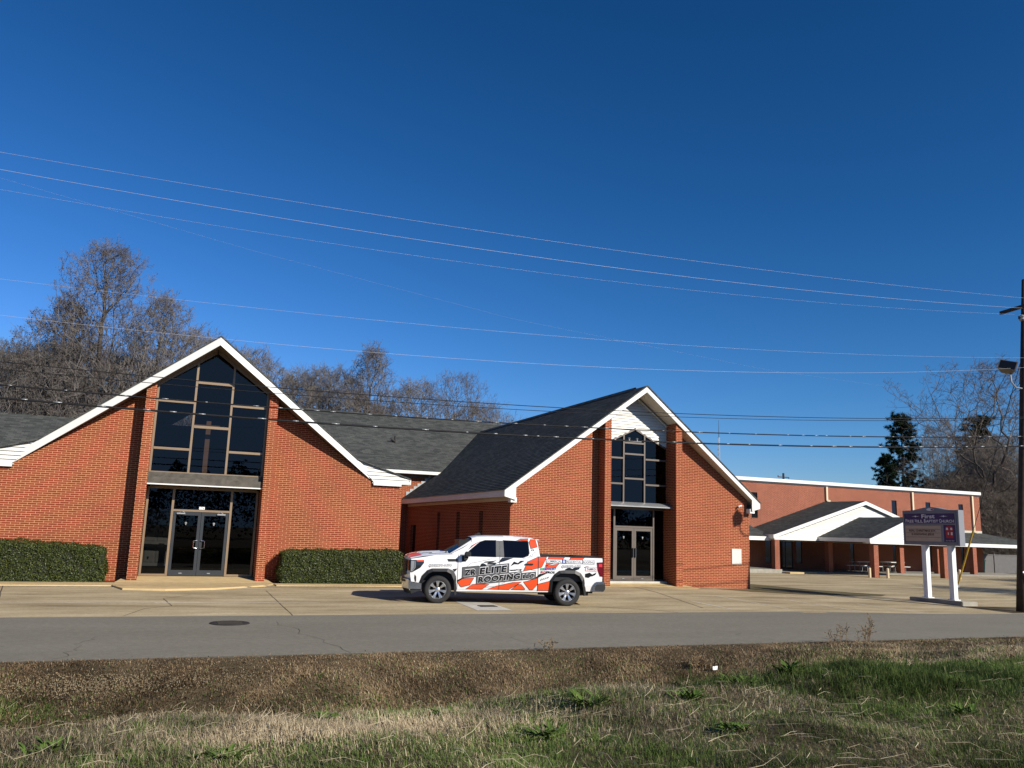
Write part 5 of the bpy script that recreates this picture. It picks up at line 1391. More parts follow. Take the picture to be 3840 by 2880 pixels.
# ------------------------------------------------------------------ vegetation
def raw_object(name, verts, faces, mat, parent=None, smooth=False):
    """big meshes straight from arrays; faces is an (n,3) or (n,4) index array"""
    me = bpy.data.meshes.new(name)
    v = np.asarray(verts, dtype=np.float32); f = np.asarray(faces, dtype=np.int32)
    n, k = f.shape
    me.vertices.add(len(v)); me.vertices.foreach_set('co', v.ravel())
    me.loops.add(n * k); me.loops.foreach_set('vertex_index', f.ravel())
    me.polygons.add(n); me.polygons.foreach_set('loop_start', np.arange(0, n * k, k, dtype=np.int32))
    me.materials.append(mat); me.update(calc_edges=True); me.validate()
    if smooth: me.polygons.foreach_set('use_smooth', np.ones(n, bool))
    o = bpy.data.objects.new(name, me); COL.objects.link(o)
    if parent is not None: o.parent = parent
    return o
class Tree:
    """a winter tree: limbs reach one after another for points spread through the crown, then each tip carries fine twigs"""
    def __init__(s, seed): s.r = random.Random(seed); s.n = np.random.default_rng(seed); s.b = ([], []); s.c = ([], []); s.leafv = []; s.leaff = []
    def tube(s, bucket, pts, rad, n=3):
        vs, fs = bucket; base = len(vs); prev = None
        for i, p in enumerate(pts):
            d = (pts[min(i + 1, len(pts) - 1)] - pts[max(i - 1, 0)]).normalized()
            u = d.orthogonal() if prev is None else (prev - d * prev.dot(d))
            u = u.normalized() if u.length > 1e-6 else d.orthogonal().normalized(); prev = u; w = d.cross(u)
            for k in range(n):
                a = 2 * math.pi * k / n; q = p + (u * math.cos(a) + w * math.sin(a)) * rad[i]; vs.append((q.x, q.y, q.z))
        for i in range(len(pts) - 1):
            for k in range(n):
                o = base + i * n; fs.append((o + k, o + (k + 1) % n, o + n + (k + 1) % n, o + n + k))
    def build(s, H, z0, ztr, radf, N, rtrunk, stems=1, step=.75, turn=.7, crook=.06, twigs=5, tlen=.55, rmin=.010, lump=.3, pip=2.15, radial=.42):
        R, G = s.r, s.n
        P = [(0., 0., -.4)]; par = [-1]; D = [(0., 0., 1.)]
        def add(q, k): P.append(q); par.append(k); d = np.subtract(q, P[k]); D.append(tuple(d / (np.linalg.norm(d) + 1e-9))); return len(P) - 1
        for m in range(stems):
            k = 0; a = R.uniform(0, 6.28); sp = 0 if stems == 1 else R.uniform(.5, 1.)
            zt = ztr * (1 if m == 0 else R.uniform(.7, 1.)); x = y = 0.; ns = max(3, int(zt / .9))
            for i in range(1, ns + 1):
                t = i / ns; lean = sp * radf(.4) * .5 * t; x, y = math.cos(a) * lean + R.gauss(0, crook * .5), math.sin(a) * lean + R.gauss(0, crook * .5)
                k = add((x, y, zt * t), k)
        # crown points
        pts = []
        ph = [R.uniform(0, 6.28) for _ in range(6)]
        while len(pts) < N:
            t = R.random(); z = z0 + (H - z0) * t; a = R.uniform(0, 6.283)
            rr = radf(t) * (1 + lump * (math.sin(3 * a + ph[0] + 5 * t) * .5 + math.sin(2 * a + ph[1] - 9 * t) * .5 + .3 * math.sin(7 * a + 13 * t + ph[2])))
            q = math.sqrt(R.random()) if R.random() < .7 else R.uniform(.75, 1.)
            pts.append((rr * q * math.cos(a), rr * q * math.sin(a), z + R.gauss(0, .25)))
        pts = np.array(pts); base = np.array([0, 0, z0 * .75]); pts = pts[np.argsort(np.linalg.norm((pts - base) * np.array([1, 1, .8]), axis=1))]
        cap = N * 6 + 200; A = np.zeros((cap, 3)); DD = np.zeros((cap, 3)); n = len(P); A[:n] = P; DD[:n] = D; PL = np.zeros(cap)
        for i in range(1, n): PL[i] = PL[par[i]] + float(np.linalg.norm(A[i] - A[par[i]]))
        for p in pts:
            d = p - A[:n]; L = np.linalg.norm(d, axis=1) + 1e-6; u = d / L[:, None]
            cost = L * (1 + turn * (1 - (u * DD[:n]).sum(1))) * (1 + 1.2 * np.clip(-u[:, 2] + .05, 0, 1)) + radial * PL[:n]
            k = int(cost.argmin()); m = max(1, int(L[k] / step)); q0 = A[k].copy(); dd = DD[k].copy(); dk = d[k].copy(); Lk = L[k]
            for i in range(1, m + 1):
                t = i / m; q = q0 + dk * t + dd * (Lk * .35 * t * (1 - t)) + G.normal(0, crook * min(1, Lk), 3) * (i < m)
                if n >= cap: break
                A[n] = q; e = q - A[k]; DD[n] = e / (np.linalg.norm(e) + 1e-9); PL[n] = PL[k] + float(np.linalg.norm(e)); par.append(k); k = n; n += 1
        kids = [0] * n; r = np.zeros(n)
        for i in range(n - 1, 0, -1):
            if r[i] == 0: r[i] = (rmin * 1.25) ** pip
            r[par[i]] += r[i]; kids[par[i]] += 1
        r = np.power(np.maximum(r, 1e-9), 1 / pip); r = np.minimum(r * min(1., rtrunk / r[0]) if r[0] > rtrunk else r, rtrunk); r = np.maximum(r, rmin)
        V = [Vector(a) for a in A[:n]]
        for i in range(1, n):
            k = par[i]; big = r[i] > min(.06, rtrunk * .55)
            s.tube(s.b if big else s.c, [V[k], V[i]], [min(r[k], r[i] * 1.5), r[i]], 6 if r[i] > .12 else (5 if big else 3))
        s.tips = []
        for i in range(1, n):
            if r[i] > .05: continue
            for _ in range(twigs if kids[i] == 0 else max(1, twigs // 2)):
                d = (Vector(DD[i]) * .7 + Vector((R.gauss(0, .6), R.gauss(0, .6), R.gauss(.25, .5)))).normalized(); l = tlen * R.uniform(.5, 1.2); e = V[i] + d * l
                s.tube(s.c, [V[i], e], [rmin, rmin * .7]); s.tips.append(e)
                for _ in range(2):
                    t = R.uniform(.3, .95); b = V[i] + d * (l * t); d2 = (d * .8 + Vector((R.gauss(0, .6), R.gauss(0, .6), R.gauss(.2, .5)))).normalized(); s.tube(s.c, [b, b + d2 * l * R.uniform(.35, .7)], [rmin * .8, rmin * .55])
    def leaves(s, n, size):
        R = s.r
        for _ in range(n):
            p = R.choice(s.tips) + Vector((R.gauss(0, .08), R.gauss(0, .08), R.gauss(-.05, .08))); b = len(s.leafv)
            u = Vector((R.gauss(0, 1), R.gauss(0, 1), R.gauss(0, 1))).normalized(); w = u.orthogonal().normalized(); z = size * R.uniform(.6, 1.4)
            for a, c in ((-1, 0), (0, -.7), (1, 0), (0, .7)): q = p + u * (a * z) + w * (c * z); s.leafv.append((q.x, q.y, q.z))
            s.leaff.append((b, b + 1, b + 2, b + 3))
def tree_meshes(t, wood, twig, leaf=None):
    a = raw_object('trunk', t.b[0], t.b[1], wood); b = raw_object('crown', t.c[0], t.c[1], twig)
    c = raw_object('dry_leaves', t.leafv, t.leaff, leaf) if t.leaff else None
    return [x for x in (a, b, c) if x]

PROTO = {}
def proto(key, seed, H, wood, twig, leaf=None, nleaf=0, lsize=.05, **k):
    t = Tree(seed); t.build(H, **k)
    if nleaf: t.leaves(nleaf, lsize)
    PROTO[key] = (H, tree_meshes(t, wood, twig, leaf))
bump_ = lambda a, b: (lambda t: np.interp(t, a, b))
proto('gum', 11, 22., M['bark_dark'], M['twig'], M['seed'], 8500, .05, z0=5., ztr=19., radf=bump_([0, .15, .4, .7, .9, 1], [2.4, 4.0, 4.3, 3.6, 2.2, .8]), N=2100, rtrunk=.30, turn=.9, twigs=5, tlen=.6, lump=.45)
proto('gum_small', 5, 16., M['bark_dark'], M['twig'], M['seed'], 5200, .05, z0=3.5, ztr=13., radf=bump_([0, .15, .4, .7, .9, 1], [1.8, 2.7, 3.0, 2.4, 1.5, .5]), N=1400, rtrunk=.2, turn=.9, twigs=5, tlen=.55, lump=.4)
proto('woods', 23, 14., M['bark'], M['twig'], None, z0=4., ztr=6., radf=bump_([0, .25, .6, .85, 1], [1.4, 3.1, 3.9, 3.1, 1.2]), N=1700, rtrunk=.2, stems=2, twigs=5, tlen=.62)
proto('woods_wide', 31, 14., M['bark'], M['twig'], None, z0=3.2, ztr=4.8, radf=bump_([0, .25, .6, .85, 1], [2., 4.6, 5.2, 4.1, 1.6]), N=2300, rtrunk=.24, stems=2, twigs=5, tlen=.66)
proto('oak', 8, 20., M['bark_dark'], M['twig_dark'], None, z0=5.5, ztr=6.5, radf=bump_([0, .25, .6, .85, 1], [4., 8., 8., 6., 2.5]), N=1500, rtrunk=.42, turn=.35, crook=.26, twigs=4, tlen=.8, lump=.6, step=.9)
proto('slim', 14, 17., M['bark'], M['twig'], None, z0=4., ztr=13., radf=bump_([0, .3, .7, 1], [1., 2.2, 2., .5]), N=800, rtrunk=.13, stems=3, turn=1.2, twigs=4, tlen=.6)
proto('thicket', 19, 8., M['bark_dark'], M['twig_dark'], None, z0=.6, ztr=4., radf=bump_([0, .3, .7, 1], [3., 4.2, 3.6, 1.4]), N=1900, rtrunk=.09, stems=6, twigs=5, tlen=.5, rmin=.009)
def pine(key, seed, H):
    t = Tree(seed); R = t.r; nv, nf = [], []
    pts = [Vector((R.gauss(0, .12), R.gauss(0, .12), -.4 + (H + .4) * i / 9)) for i in range(10)]
    t.tube(t.b, pts, [.26 - .22 * i / 9 for i in range(10)], 7)
    def clump(p, size, n):
        for _ in range(n):
            d = Vector((R.gauss(0, 1), R.gauss(0, 1), R.gauss(.35, .8))).normalized(); u = d.orthogonal().normalized(); l = size * R.uniform(.6, 1.1); b = len(nv); w = .032
            for q in (p - u * w, p + u * w, p + d * l): nv.append((q.x, q.y, q.z))
            nf.append((b, b + 1, b + 2))
    for i in range(62):
        z = H * (.36 + .63 * (i / 62) ** .9); prog = (z / H - .36) / .64
        L = (2.9 * (1 - prog) ** .65 + .5) * R.uniform(.55, 1.15); a = R.uniform(0, 6.283)
        k = min(8, max(0, int(z / H * 9))); p0 = Vector((pts[k].x, pts[k].y, z)); d = Vector((math.cos(a), math.sin(a), R.uniform(-.05, .35)))
        path = [p0]; p = p0.copy()
        for j in range(4):
            d = (d + Vector((R.gauss(0, .15), R.gauss(0, .15), .10))).normalized(); p = p + d * L / 4; path.append(p.copy())
        t.tube(t.c, path, [.055, .045, .035, .025, .015])
        for j in (2, 3, 4):
            for _ in range(3 if j < 4 else 4):
                q = path[j] + Vector((R.gauss(0, .30), R.gauss(0, .30), R.gauss(.12, .2))); clump(q, R.uniform(.34, .55), 60)
                t.tube(t.c, [path[j], q], [.018, .01])
    a = raw_object('trunk', t.b[0], t.b[1], M['bark_dark']); b = raw_object('branches', t.c[0], t.c[1], M['bark_dark']); c = raw_object('crown', nv, nf, M['needle'])
    PROTO[key] = (H, [a, b, c])
pine('pine', 3, 18.)
pine('pine_b', 9, 18.)
used_proto = set()
def place(key, u, v, top, rz, label, name, cat='tree', group=None, sxy=1.):
    H, parts = PROTO[key]; z0 = -.35
    e = bpy.data.objects.new(name, None); COL.objects.link(e); e.location = (u, v, z0); e.rotation_euler = (0, 0, rz)
    s = (top - z0) / H; e.scale = (s * sxy, s * sxy, s)
    e['label'] = label; e['category'] = cat
    if group: e['group'] = group
    for p in parts:
        if key in used_proto: q = p.copy(); COL.objects.link(q)
        else: q = p
        q.parent = e
    used_proto.add(key)
GB, GM_, GR = 'bare trees behind the church', 'bare trees behind the nave roof', 'trees beyond the far building'
place('gum', -5.5, 66, 21.6, .4, 'tallest bare tree, spotted with dry leaves, left of the gable peak', 'bare_tree', group=GB)
place('gum_small', -7.9, 67, 17.2, 2.2, 'bare tree with dry leaves filling the left side under the tallest one', 'bare_tree', group=GB, sxy=1.1)
place('gum_small', -1.6, 67, 18.4, 1.1, 'slender bare tree with pale twigs right of the tallest tree', 'bare_tree', group=GB, sxy=.95)
place('woods', .8, 69, 16.2, 3.1, 'fine twigged bare tree rising just left of the gable peak', 'bare_tree', group=GB)
for i, (key, u, v, t, r, lab) in enumerate((
    ('woods', -12.2, 70, 13.9, .3, 'grey bare tree at the far left edge of the photo'), ('woods_wide', -9.7, 66, 13.0, 1.9, 'grey bare tree above the low left roof, second from the left edge'),
    ('woods', -9.0, 73, 14.9, 4.0, 'taller grey bare tree just left of the dry leafed trees'), ('woods_wide', -13.6, 78, 14.6, 2.6, 'hazy grey bare tree behind the leftmost ones'),
    ('woods', -6.6, 76, 15.6, 5.2, 'grey bare tree half hidden behind the tallest tree trunk'), ('woods_wide', -3.4, 74, 14.6, .8, 'bushy grey bare tree low between the tall tree and the gable roof'),
    ('woods', -15.6, 68, 13.4, 1.2, 'grey bare tree cut by the left edge of the photo'), ('woods_wide', -11, 84, 15.0, 3.9, 'grey bare tree furthest back on the left'))):
    place(key, u, v, t, r, lab, 'bare_tree', group=GB)
for key, u, v, t, r, lab in (
    ('woods', 5.7, 72, 15.6, .5, 'small grey bare crown peeping out right of the left gable peak'),
    ('woods', 9.7, 72, 13.9, 4.4, 'rounded grey bare tree behind the left end of the nave ridge'), ('woods_wide', 11.6, 71, 14.7, 1.4, 'broad grey bare tree, widest of those behind the nave ridge'),
    ('woods', 13.4, 75, 14.0, 3.3, 'thin grey bare tree beside the dry leafed tree behind the nave'), ('woods', 16.6, 73, 12.2, 5.9, 'low grey bare tree right of the dry leafed tree behind the nave')):
    place(key, u, v, t, r, lab, 'bare_tree', group=GM_)
place('gum_small', 14.5, 66, 16.1, .2, 'upright bare tree full of dry leaves above the middle of the nave ridge', 'bare_tree', group=GM_, sxy=.92)
place('oak', 21.9, 66, 14.6, 2.5, 'bare tree with a thick broken trunk above the right end of the nave roof', 'bare_tree', group=GM_, sxy=.72)
place('woods', 18.9, 68, 13.7, .9, 'thin bare tree with spreading twigs left of the broken trunk tree', 'bare_tree', group=GM_)
place('woods_wide', 25.8, 71, 12.9, 4.1, 'low bare twigs right of the broken trunk tree, meeting the hall roof', 'bare_tree', group=GM_, sxy=.8)
place('pine', 87.6, 80, 18.4, .6, 'tall dark green pine standing alone behind the far parapet', 'pine_tree', group=GR)
place('pine_b', 81.5, 77, 12.4, 2.0, 'lower dark pine left of the tall one, just over the far parapet', 'pine_tree', group=GR, sxy=1.1)
place('pine_b', 99.0, 78, 18.8, 3.4, 'dark pine behind the crooked bare tree near the utility pole', 'pine_tree', group=GR, sxy=1.15)
place('pine', 109, 84, 17.2, 5.0, 'dark pine partly hidden by the utility pole', 'pine_tree', group=GR)
for key, u, v, t, r, lab in (('slim', 90.5, 78, 16.6, .4, 'slim bare tree directly right of the tall pine'), ('slim', 94.5, 79, 18.0, 2.6, 'tallest slim bare tree midway between the two big pines'), ('slim', 97.5, 78, 16.0, 4.2, 'slim bare tree left of the second big pine'),
    ('slim', 88.4, 70, 12.4, 1.3, 'dark slim bare tree by the right end of the far parapet')):
    place(key, u, v, t, r, lab, 'bare_tree', group=GR)
place('oak', 87.0, 66, 22.4, 4.2, 'big crooked bare tree leaning over from the utility pole, top right', 'bare_tree', group=GR, sxy=1.15)
for key, u, v, t, r, lab in (('woods', 92.0, 72, 13.2, 1.7, 'brown bare tree above the far building corner'), ('woods_wide', 96, 74, 14.4, .1, 'brown bare tree behind the far building corner, next to the pole'), ('woods_wide', 90.5, 69, 12.2, 3.5, 'low brown bare tree right of the far parapet end'), ('woods', 99, 75, 15.6, 5.1, 'brown bare tree half behind the utility pole')):
    place(key, u, v, t, r, lab, 'bare_tree', group=GR)
for u, v, t, r, lab in ((80.5, 63, 7.2, .2, 'dense brown thicket behind the fence, next to the building corner'), (84.0, 64, 7.6, 2.0, 'dense brown thicket behind the fence, nearest the utility pole'), (82.4, 67, 9.0, 4.1, 'taller brown thicket above the fence'), (88.5, 66, 8.6, 5.2, 'brown thicket behind the fence and the utility pole'), (87, 72, 9.8, 1.0, 'brown thicket furthest back above the fence')):
    place('thicket', u, v, t, r, lab, 'thicket', 'thicket', group='thickets behind the fence', sxy=1.25)
R_w = np.random.default_rng(77)
# trees across the road to the right, whose shadows lie over the lot
for k, (u, v, t, r) in enumerate(((50, 9, 13., .5), (58, 13, 12., 2.2), (66, 16, 14., 3.7))):
    place('woods_wide', u, v, t, r, 'bare roadside tree beyond the right edge whose thin shadow crosses the parking lot', 'bare_tree', group='roadside trees right of view')
# the wood across the field behind the viewer, seen mirrored in the church glass
nw = 42000
wu = R_w.uniform(-60, 60, nw); hh = 6.0 + 1.6 * np.sin(wu * .31) + 1.1 * np.sin(wu * .83 + 1) + .8 * np.sin(wu * 2.1); wz = hh * np.sqrt(R_w.random(nw)); wv = -34 + R_w.normal(0, 1.6, nw)
nr_ = R_w.normal(0, 1, (nw, 3)); nr_ /= np.linalg.norm(nr_, axis=1, keepdims=True); a_ = np.cross(nr_, R_w.normal(0, 1, (nw, 3))); a_ /= np.linalg.norm(a_, axis=1, keepdims=True); b_ = np.cross(nr_, a_); s_ = R_w.uniform(.10, .26, (nw, 1)); P_ = np.stack([wu, wv, wz], 1)
fw_ = raw_object('far_wood', np.stack([P_ - a_ * s_, P_ - b_ * s_ * .6, P_ + a_ * s_, P_ + b_ * s_ * .6], 1).reshape(-1, 3), np.arange(4 * nw).reshape(-1, 4), M['needle']); fw_['kind'] = 'stuff'
# hedges
def hedge(name, x0, x1, y0, y1, z0, ztop, label, seed):
    R = np.random.default_rng(seed); root = thing(name, label, 'hedge', ((x0 + x1) / 2, (y0 + y1) / 2, z0), 'clipped hedges by the left church entrance')
    def inside(P, inset):
        pass
    n = int(17000 * (x1 - x0) / 4.5)
    # points on a rounded box
    hx, hy = (x1 - x0) / 2, (y1 - y0) / 2; cx, cy = (x0 + x1) / 2, (y0 + y1) / 2
    top = lambda x: np.interp(x, [p[0] for p in ztop], [p[1] for p in ztop])
    fc = R.random(n); X = np.empty(n); Y = np.empty(n); Z = np.empty(n); N = np.zeros((n, 3))
    rx1, ry1, rz1 = R.random(n) * 2 - 1, R.random(n) * 2 - 1, R.random(n)
    fr = fc < .52; tp = (fc >= .52) & (fc < .78); en = (fc >= .78) & (fc < .95); bk_ = fc >= .95
    X = np.where(en, np.where(rx1 > 0, x1, x0), cx + rx1 * hx); Y = np.where(fr, y0, np.where(bk_, y1, cy + ry1 * hy))
    T_ = top(X); Z = np.where(tp, T_, z0 + rz1 * (T_ - z0))
    N[fr] = (0, -1, .15); N[tp] = (0, 0, 1); N[bk_] = (0, 1, .1); N[en, 0] = np.sign(rx1[en])
    P = np.stack([X, Y, Z], 1)
    # round the arrises
    rr = .22
    C = np.stack([np.clip(X, x0 + rr, x1 - rr), np.clip(Y, y0 + rr, y1 - rr), np.minimum(Z, T_ - rr)], 1); D = P - C; L = np.linalg.norm(D, axis=1, keepdims=True)
    P = np.where(L > rr, C + D / np.maximum(L, 1e-6) * rr, P); N = np.where(L > 1e-3, D / np.maximum(L, 1e-6), N)
    lump = .035 * np.sin(P[:, 0] * 5.1 + seed) * np.sin(P[:, 2] * 6.3) + .02 * np.sin(P[:, 0] * 13 + P[:, 2] * 9)
    P += N * (lump[:, None] + R.normal(-.02, .028, (n, 1)))
    nr = N + R.normal(0, .55, (n, 3)); nr /= np.linalg.norm(nr, axis=1, keepdims=True)
    a = np.cross(nr, R.normal(0, 1, (n, 3))); a /= np.linalg.norm(a, axis=1, keepdims=True); b = np.cross(nr, a); s = R.uniform(.018, .034, (n, 1))
    V = np.stack([P - a * s, P - b * s * .55 + nr * .004, P + a * s, P + b * s * .55 + nr * .004], 1).reshape(-1, 3) - np.array(root['_org'])
    raw_object('foliage', V, np.arange(4 * n).reshape(-1, 4), M['hedge'], root)
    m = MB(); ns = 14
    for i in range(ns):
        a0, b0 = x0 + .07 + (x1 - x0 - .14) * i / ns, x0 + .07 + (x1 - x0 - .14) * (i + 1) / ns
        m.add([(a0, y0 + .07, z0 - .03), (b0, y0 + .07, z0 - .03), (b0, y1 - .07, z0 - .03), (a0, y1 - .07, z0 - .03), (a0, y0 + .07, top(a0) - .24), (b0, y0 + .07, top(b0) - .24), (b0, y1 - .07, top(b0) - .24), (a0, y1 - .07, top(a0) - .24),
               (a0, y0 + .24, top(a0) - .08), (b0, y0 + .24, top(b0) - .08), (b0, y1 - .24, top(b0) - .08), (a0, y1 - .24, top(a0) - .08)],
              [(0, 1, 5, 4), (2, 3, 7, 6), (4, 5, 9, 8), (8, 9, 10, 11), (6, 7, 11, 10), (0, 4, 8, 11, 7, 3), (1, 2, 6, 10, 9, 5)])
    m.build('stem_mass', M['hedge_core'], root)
hedge('hedge', -6.6, -1.56, 29.62, 30.55, -.13, [(-6.6, 1.14), (-4, 1.13), (-2.6, 1.05), (-1.56, .98)], 'clipped green hedge along the brick wall left of the glass doors', 3)
hedge('hedge', 3.80, 8.12, 29.62, 30.55, -.13, [(3.8, .98), (5, 1.03), (8.1, 1.07)], 'clipped green hedge between the glass doors and the pickup nose', 7)

# grass on the verge
R = np.random.default_rng(12)
def gz(u, v):
    return np.array([g_near(a, b) for a, b in zip(u, v)])
def smooth_noise(u, v, f, seed):
    r = np.random.default_rng(seed); out = np.zeros_like(u)
    for k in range(5):
        a = r.uniform(0, 6.28); w = f * r.uniform(.6, 1.6); out += np.sin((u * math.cos(a) + v * math.sin(a)) * w + r.uniform(0, 6.28))
    return out / 5
def grass_field(n, vmin, vmax, umin, umax):
    v = vmin + (vmax - vmin) * R.random(n) ** 1.35; half = v
    u = (umin(v) + (umax(v) - umin(v)) * R.random(n))
    return u, v
N_ = 720000
v = np.where(R.random(N_) < .76, 4.2 + (14.64 - 4.2) * R.random(N_) ** 1.1, R.uniform(11.2, 14.64, N_))
um = np.maximum(-3.6, -.27 * v - .3); ux = 1.42 * v + .8
u = um + (ux - um) * R.random(N_)
# grow in tufts: pull part of the blades towards tuft centres
ct = R.random((9000, 2)); cv = 4.2 + 10.4 * ct[:, 1]; cu2 = np.maximum(-3.6, -.27 * cv - .3) + ct[:, 0] * (1.42 * cv + .8 - np.maximum(-3.6, -.27 * cv - .3))
k_ = R.integers(0, 9000, N_); pull = R.random(N_) < .45; tr = np.abs(R.normal(0, .055, N_)); ta = R.uniform(0, 6.283, N_)
u = np.where(pull, cu2[k_] + tr * np.cos(ta), u); v = np.where(pull, np.minimum(14.63, cv[k_] + tr * np.sin(ta)), v)
z = gz(u, v)
green = smooth_noise(u, v, .9, 1) * .7 + smooth_noise(u, v, 3.1, 2) * .6
w = np.clip((u - 3.0) / 6, 0, 1)
near = np.clip((8.4 - v) / 2.0, 0, 1); mound = np.exp(-((u - 9.5) / 3.6) ** 2 - ((v - 8.9) / 1.9) ** 2)
gprob = np.clip(.20 + .75 * near * (.55 + .6 * w) + .62 * mound + .55 * green - .06, .03, .93)
dry = np.exp(-((u - 7.6) / 1.1) ** 2 - ((v - 5.4) / .8) ** 2) + np.exp(-((u - 1.6) / 1.2) ** 2 - ((v - 7.1) / .5) ** 2); gprob = np.clip(gprob - .6 * dry, .02, .95)
leftdip = np.exp(-((u + 1.9) / 1.6) ** 2 - ((v - 12.6) / .8) ** 2); gprob = np.clip(gprob + .6 * leftdip, 0, .95)
far = np.clip((v - 10.8) / 1.2, 0, 1) * (1 - .45 * np.clip((u - 8) / 6, 0, 1))
gprob *= (1 - .60 * far * (1 - leftdip)); edge = np.clip((v - 13.7) / .7, 0, 1); gprob *= 1 - .7 * edge
isg = np.where(pull, (np.random.default_rng(3).random(9000)[k_] * .75 + R.random(N_) * .25), R.random(N_)) < gprob
tuft = np.clip(smooth_noise(u, v, 2.6, 5) + .25, 0, 1)
ln = np.where(isg, R.uniform(.035, .10, N_) * (1 + .8 * tuft), R.uniform(.04, .13, N_) * (.8 + .7 * tuft))
ln *= np.where(isg & (mound > .2), 1.5, 1.)
ln *= (1 - .22 * far) * (1 - .50 * edge) * np.clip(.55 + (v - 4.2) * .12, .55, 1)
tall = R.random(N_) < .008; ln = np.where(tall & (v < 11) & (v > 6), ln * 2.3, ln)
wd = R.uniform(.0010, .0022, N_) * np.where(isg, 1.3, 1.) * (1 + .22 * np.maximum(0, v - 5.5))
comb = 3.2 * smooth_noise(u, v, .8, 8) + 2.2 * smooth_noise(u, v, 2.2, 9)
az = np.where(R.random(N_) < .5, comb + R.normal(0, .6, N_), R.uniform(0, 6.283, N_)); lean = np.where(isg, R.uniform(.25, 1.15, N_), R.uniform(.55, 1.5, N_)) 
dx, dy = np.cos(az), np.sin(az); px, py = -dy, dx
bend = lean * ln
P0 = np.stack([u, v, z - .01], 1); side = np.stack([px, py, np.zeros(N_)], 1)
h1 = ln * .6 * np.cos(lean * .6); h2 = ln * np.cos(lean * .95)
P1 = P0 + np.stack([dx * bend * .28, dy * bend * .28, h1], 1); P2 = P0 + np.stack([dx * bend * .8, dy * bend * .8, np.maximum(.008, h2)], 1)
V = np.stack([P0 - side * wd[:, None], P0 + side * wd[:, None], P1 + side * (wd * .8)[:, None], P1 - side * (wd * .8)[:, None], P2], 1).reshape(-1, 3)
b = np.arange(N_) * 5
F = np.concatenate([np.stack([b, b + 1, b + 2], 1), np.stack([b, b + 2, b + 3], 1), np.stack([b + 3, b + 2, b + 4], 1)])
go = raw_object('grass', V, F, M['grass'])
go['kind'] = 'stuff'
g1 = np.array([.065, .115, .024]); g2 = np.array([.17, .22, .062]); s1 = np.array([.27, .215, .13]); s2 = np.array([.60, .50, .33]); b1 = np.array([.16, .10, .055]); b2 = np.array([.34, .245, .14])
t = R.random((N_, 1)); gcol = g1 + (g2 - g1) * t; scol = s1 + (s2 - s1) * t; bcol = b1 + (b2 - b1) * t
brown = R.random(N_) < np.clip(.72 * far + .45 * edge + .16, 0, .92)
col = np.where(isg[:, None], gcol, np.where(brown[:, None], bcol, scol))
patch_ = np.clip(1 + .38 * smooth_noise(u, v, 1.3, 21) + .45 * smooth_noise(u, v, 5.5, 22), .45, 1.7); col = col * patch_[:, None]; col = np.where((isg & (mound > .15))[:, None], col * .72, col)
rgba = np.ones((N_, 5, 4), np.float32); rgba[:, :, :3] = col[:, None, :]
at = go.data.color_attributes.new('tone', 'FLOAT_COLOR', 'POINT'); at.data.foreach_set('color', rgba.reshape(-1))
# long pale strands lying over the turf
ns = 2000
sv = 4.4 + 8.2 * R.random(ns) ** 1.2; su = np.maximum(-3.4, -.26 * sv) + R.random(ns) * (1.4 * sv + .5 - np.maximum(-3.4, -.26 * sv)); sz_ = gz(su, sv)
sa = R.uniform(0, 6.283, ns); sl = R.uniform(.10, .34, ns); sh = R.uniform(.02, .10, ns); sh2 = np.clip(sh + R.normal(0, .05, ns), .01, .2); sw = R.uniform(.0007, .0015, ns)
d_ = np.stack([np.cos(sa), np.sin(sa), np.zeros(ns)], 1); q_ = np.stack([-np.sin(sa), np.cos(sa), .6 * np.ones(ns)], 1)
p0 = np.stack([su, sv, sz_ + sh], 1); p1 = p0 + d_ * (sl / 2)[:, None] + np.array([0, 0, .02]); p2 = p0 + d_ * sl[:, None]; p2[:, 2] = sz_ + sh2
VV = np.stack([p0 - q_ * sw[:, None], p0 + q_ * sw[:, None], p1 + q_ * sw[:, None], p1 - q_ * sw[:, None], p2 + q_ * (sw * .4)[:, None], p2 - q_ * (sw * .4)[:, None]], 1).reshape(-1, 3)
bi = np.arange(ns) * 6
so2_ = raw_object('dead_grass', VV, np.concatenate([np.stack([bi, bi + 1, bi + 2, bi + 3], 1), np.stack([bi + 3, bi + 2, bi + 4, bi + 5], 1)]), M['straw']); so2_['kind'] = 'stuff'
# fallen leaves and pale gravel along the far bank
nl = 3800
lv = 11.6 + 3.0 * R.random(nl); lu = -3.6 + (1.4 * lv + 3.8) * R.random(nl); lz = gz(lu, lv) + R.uniform(.01, .07, nl)
nr = R.normal(0, 1, (nl, 3)); nr[:, 2] = np.abs(nr[:, 2]) + .5; nr /= np.linalg.norm(nr, axis=1, keepdims=True); a = np.cross(nr, R.normal(0, 1, (nl, 3))); a /= np.linalg.norm(a, axis=1, keepdims=True); bb = np.cross(nr, a); s = R.uniform(.008, .02, (nl, 1)); P = np.stack([lu, lv, lz], 1)
V = np.stack([P - a * s, P - bb * s * .7, P + a * s, P + bb * s * .7], 1).reshape(-1, 3)
lo = raw_object('leaf_litter', V, np.arange(4 * nl).reshape(-1, 4), M['weed_dry']); lo['kind'] = 'stuff'
ng = 2200
gu = np.abs(R.normal(0, 1.3, ng)) * np.sign(R.random(ng) - .4) - 1.1; gv = R.normal(13.55, .22, ng); gzv = gz(gu, gv) + .045
P = np.stack([gu, gv, gzv], 1); sz = R.uniform(.005, .014, (ng, 1)); off = np.array([[1, 0, -.5], [-.5, .87, -.5], [-.5, -.87, -.5], [0, 0, .8]])
V = (P[:, None, :] + off[None] * sz[:, None, :]).reshape(-1, 3); b = np.arange(ng) * 4
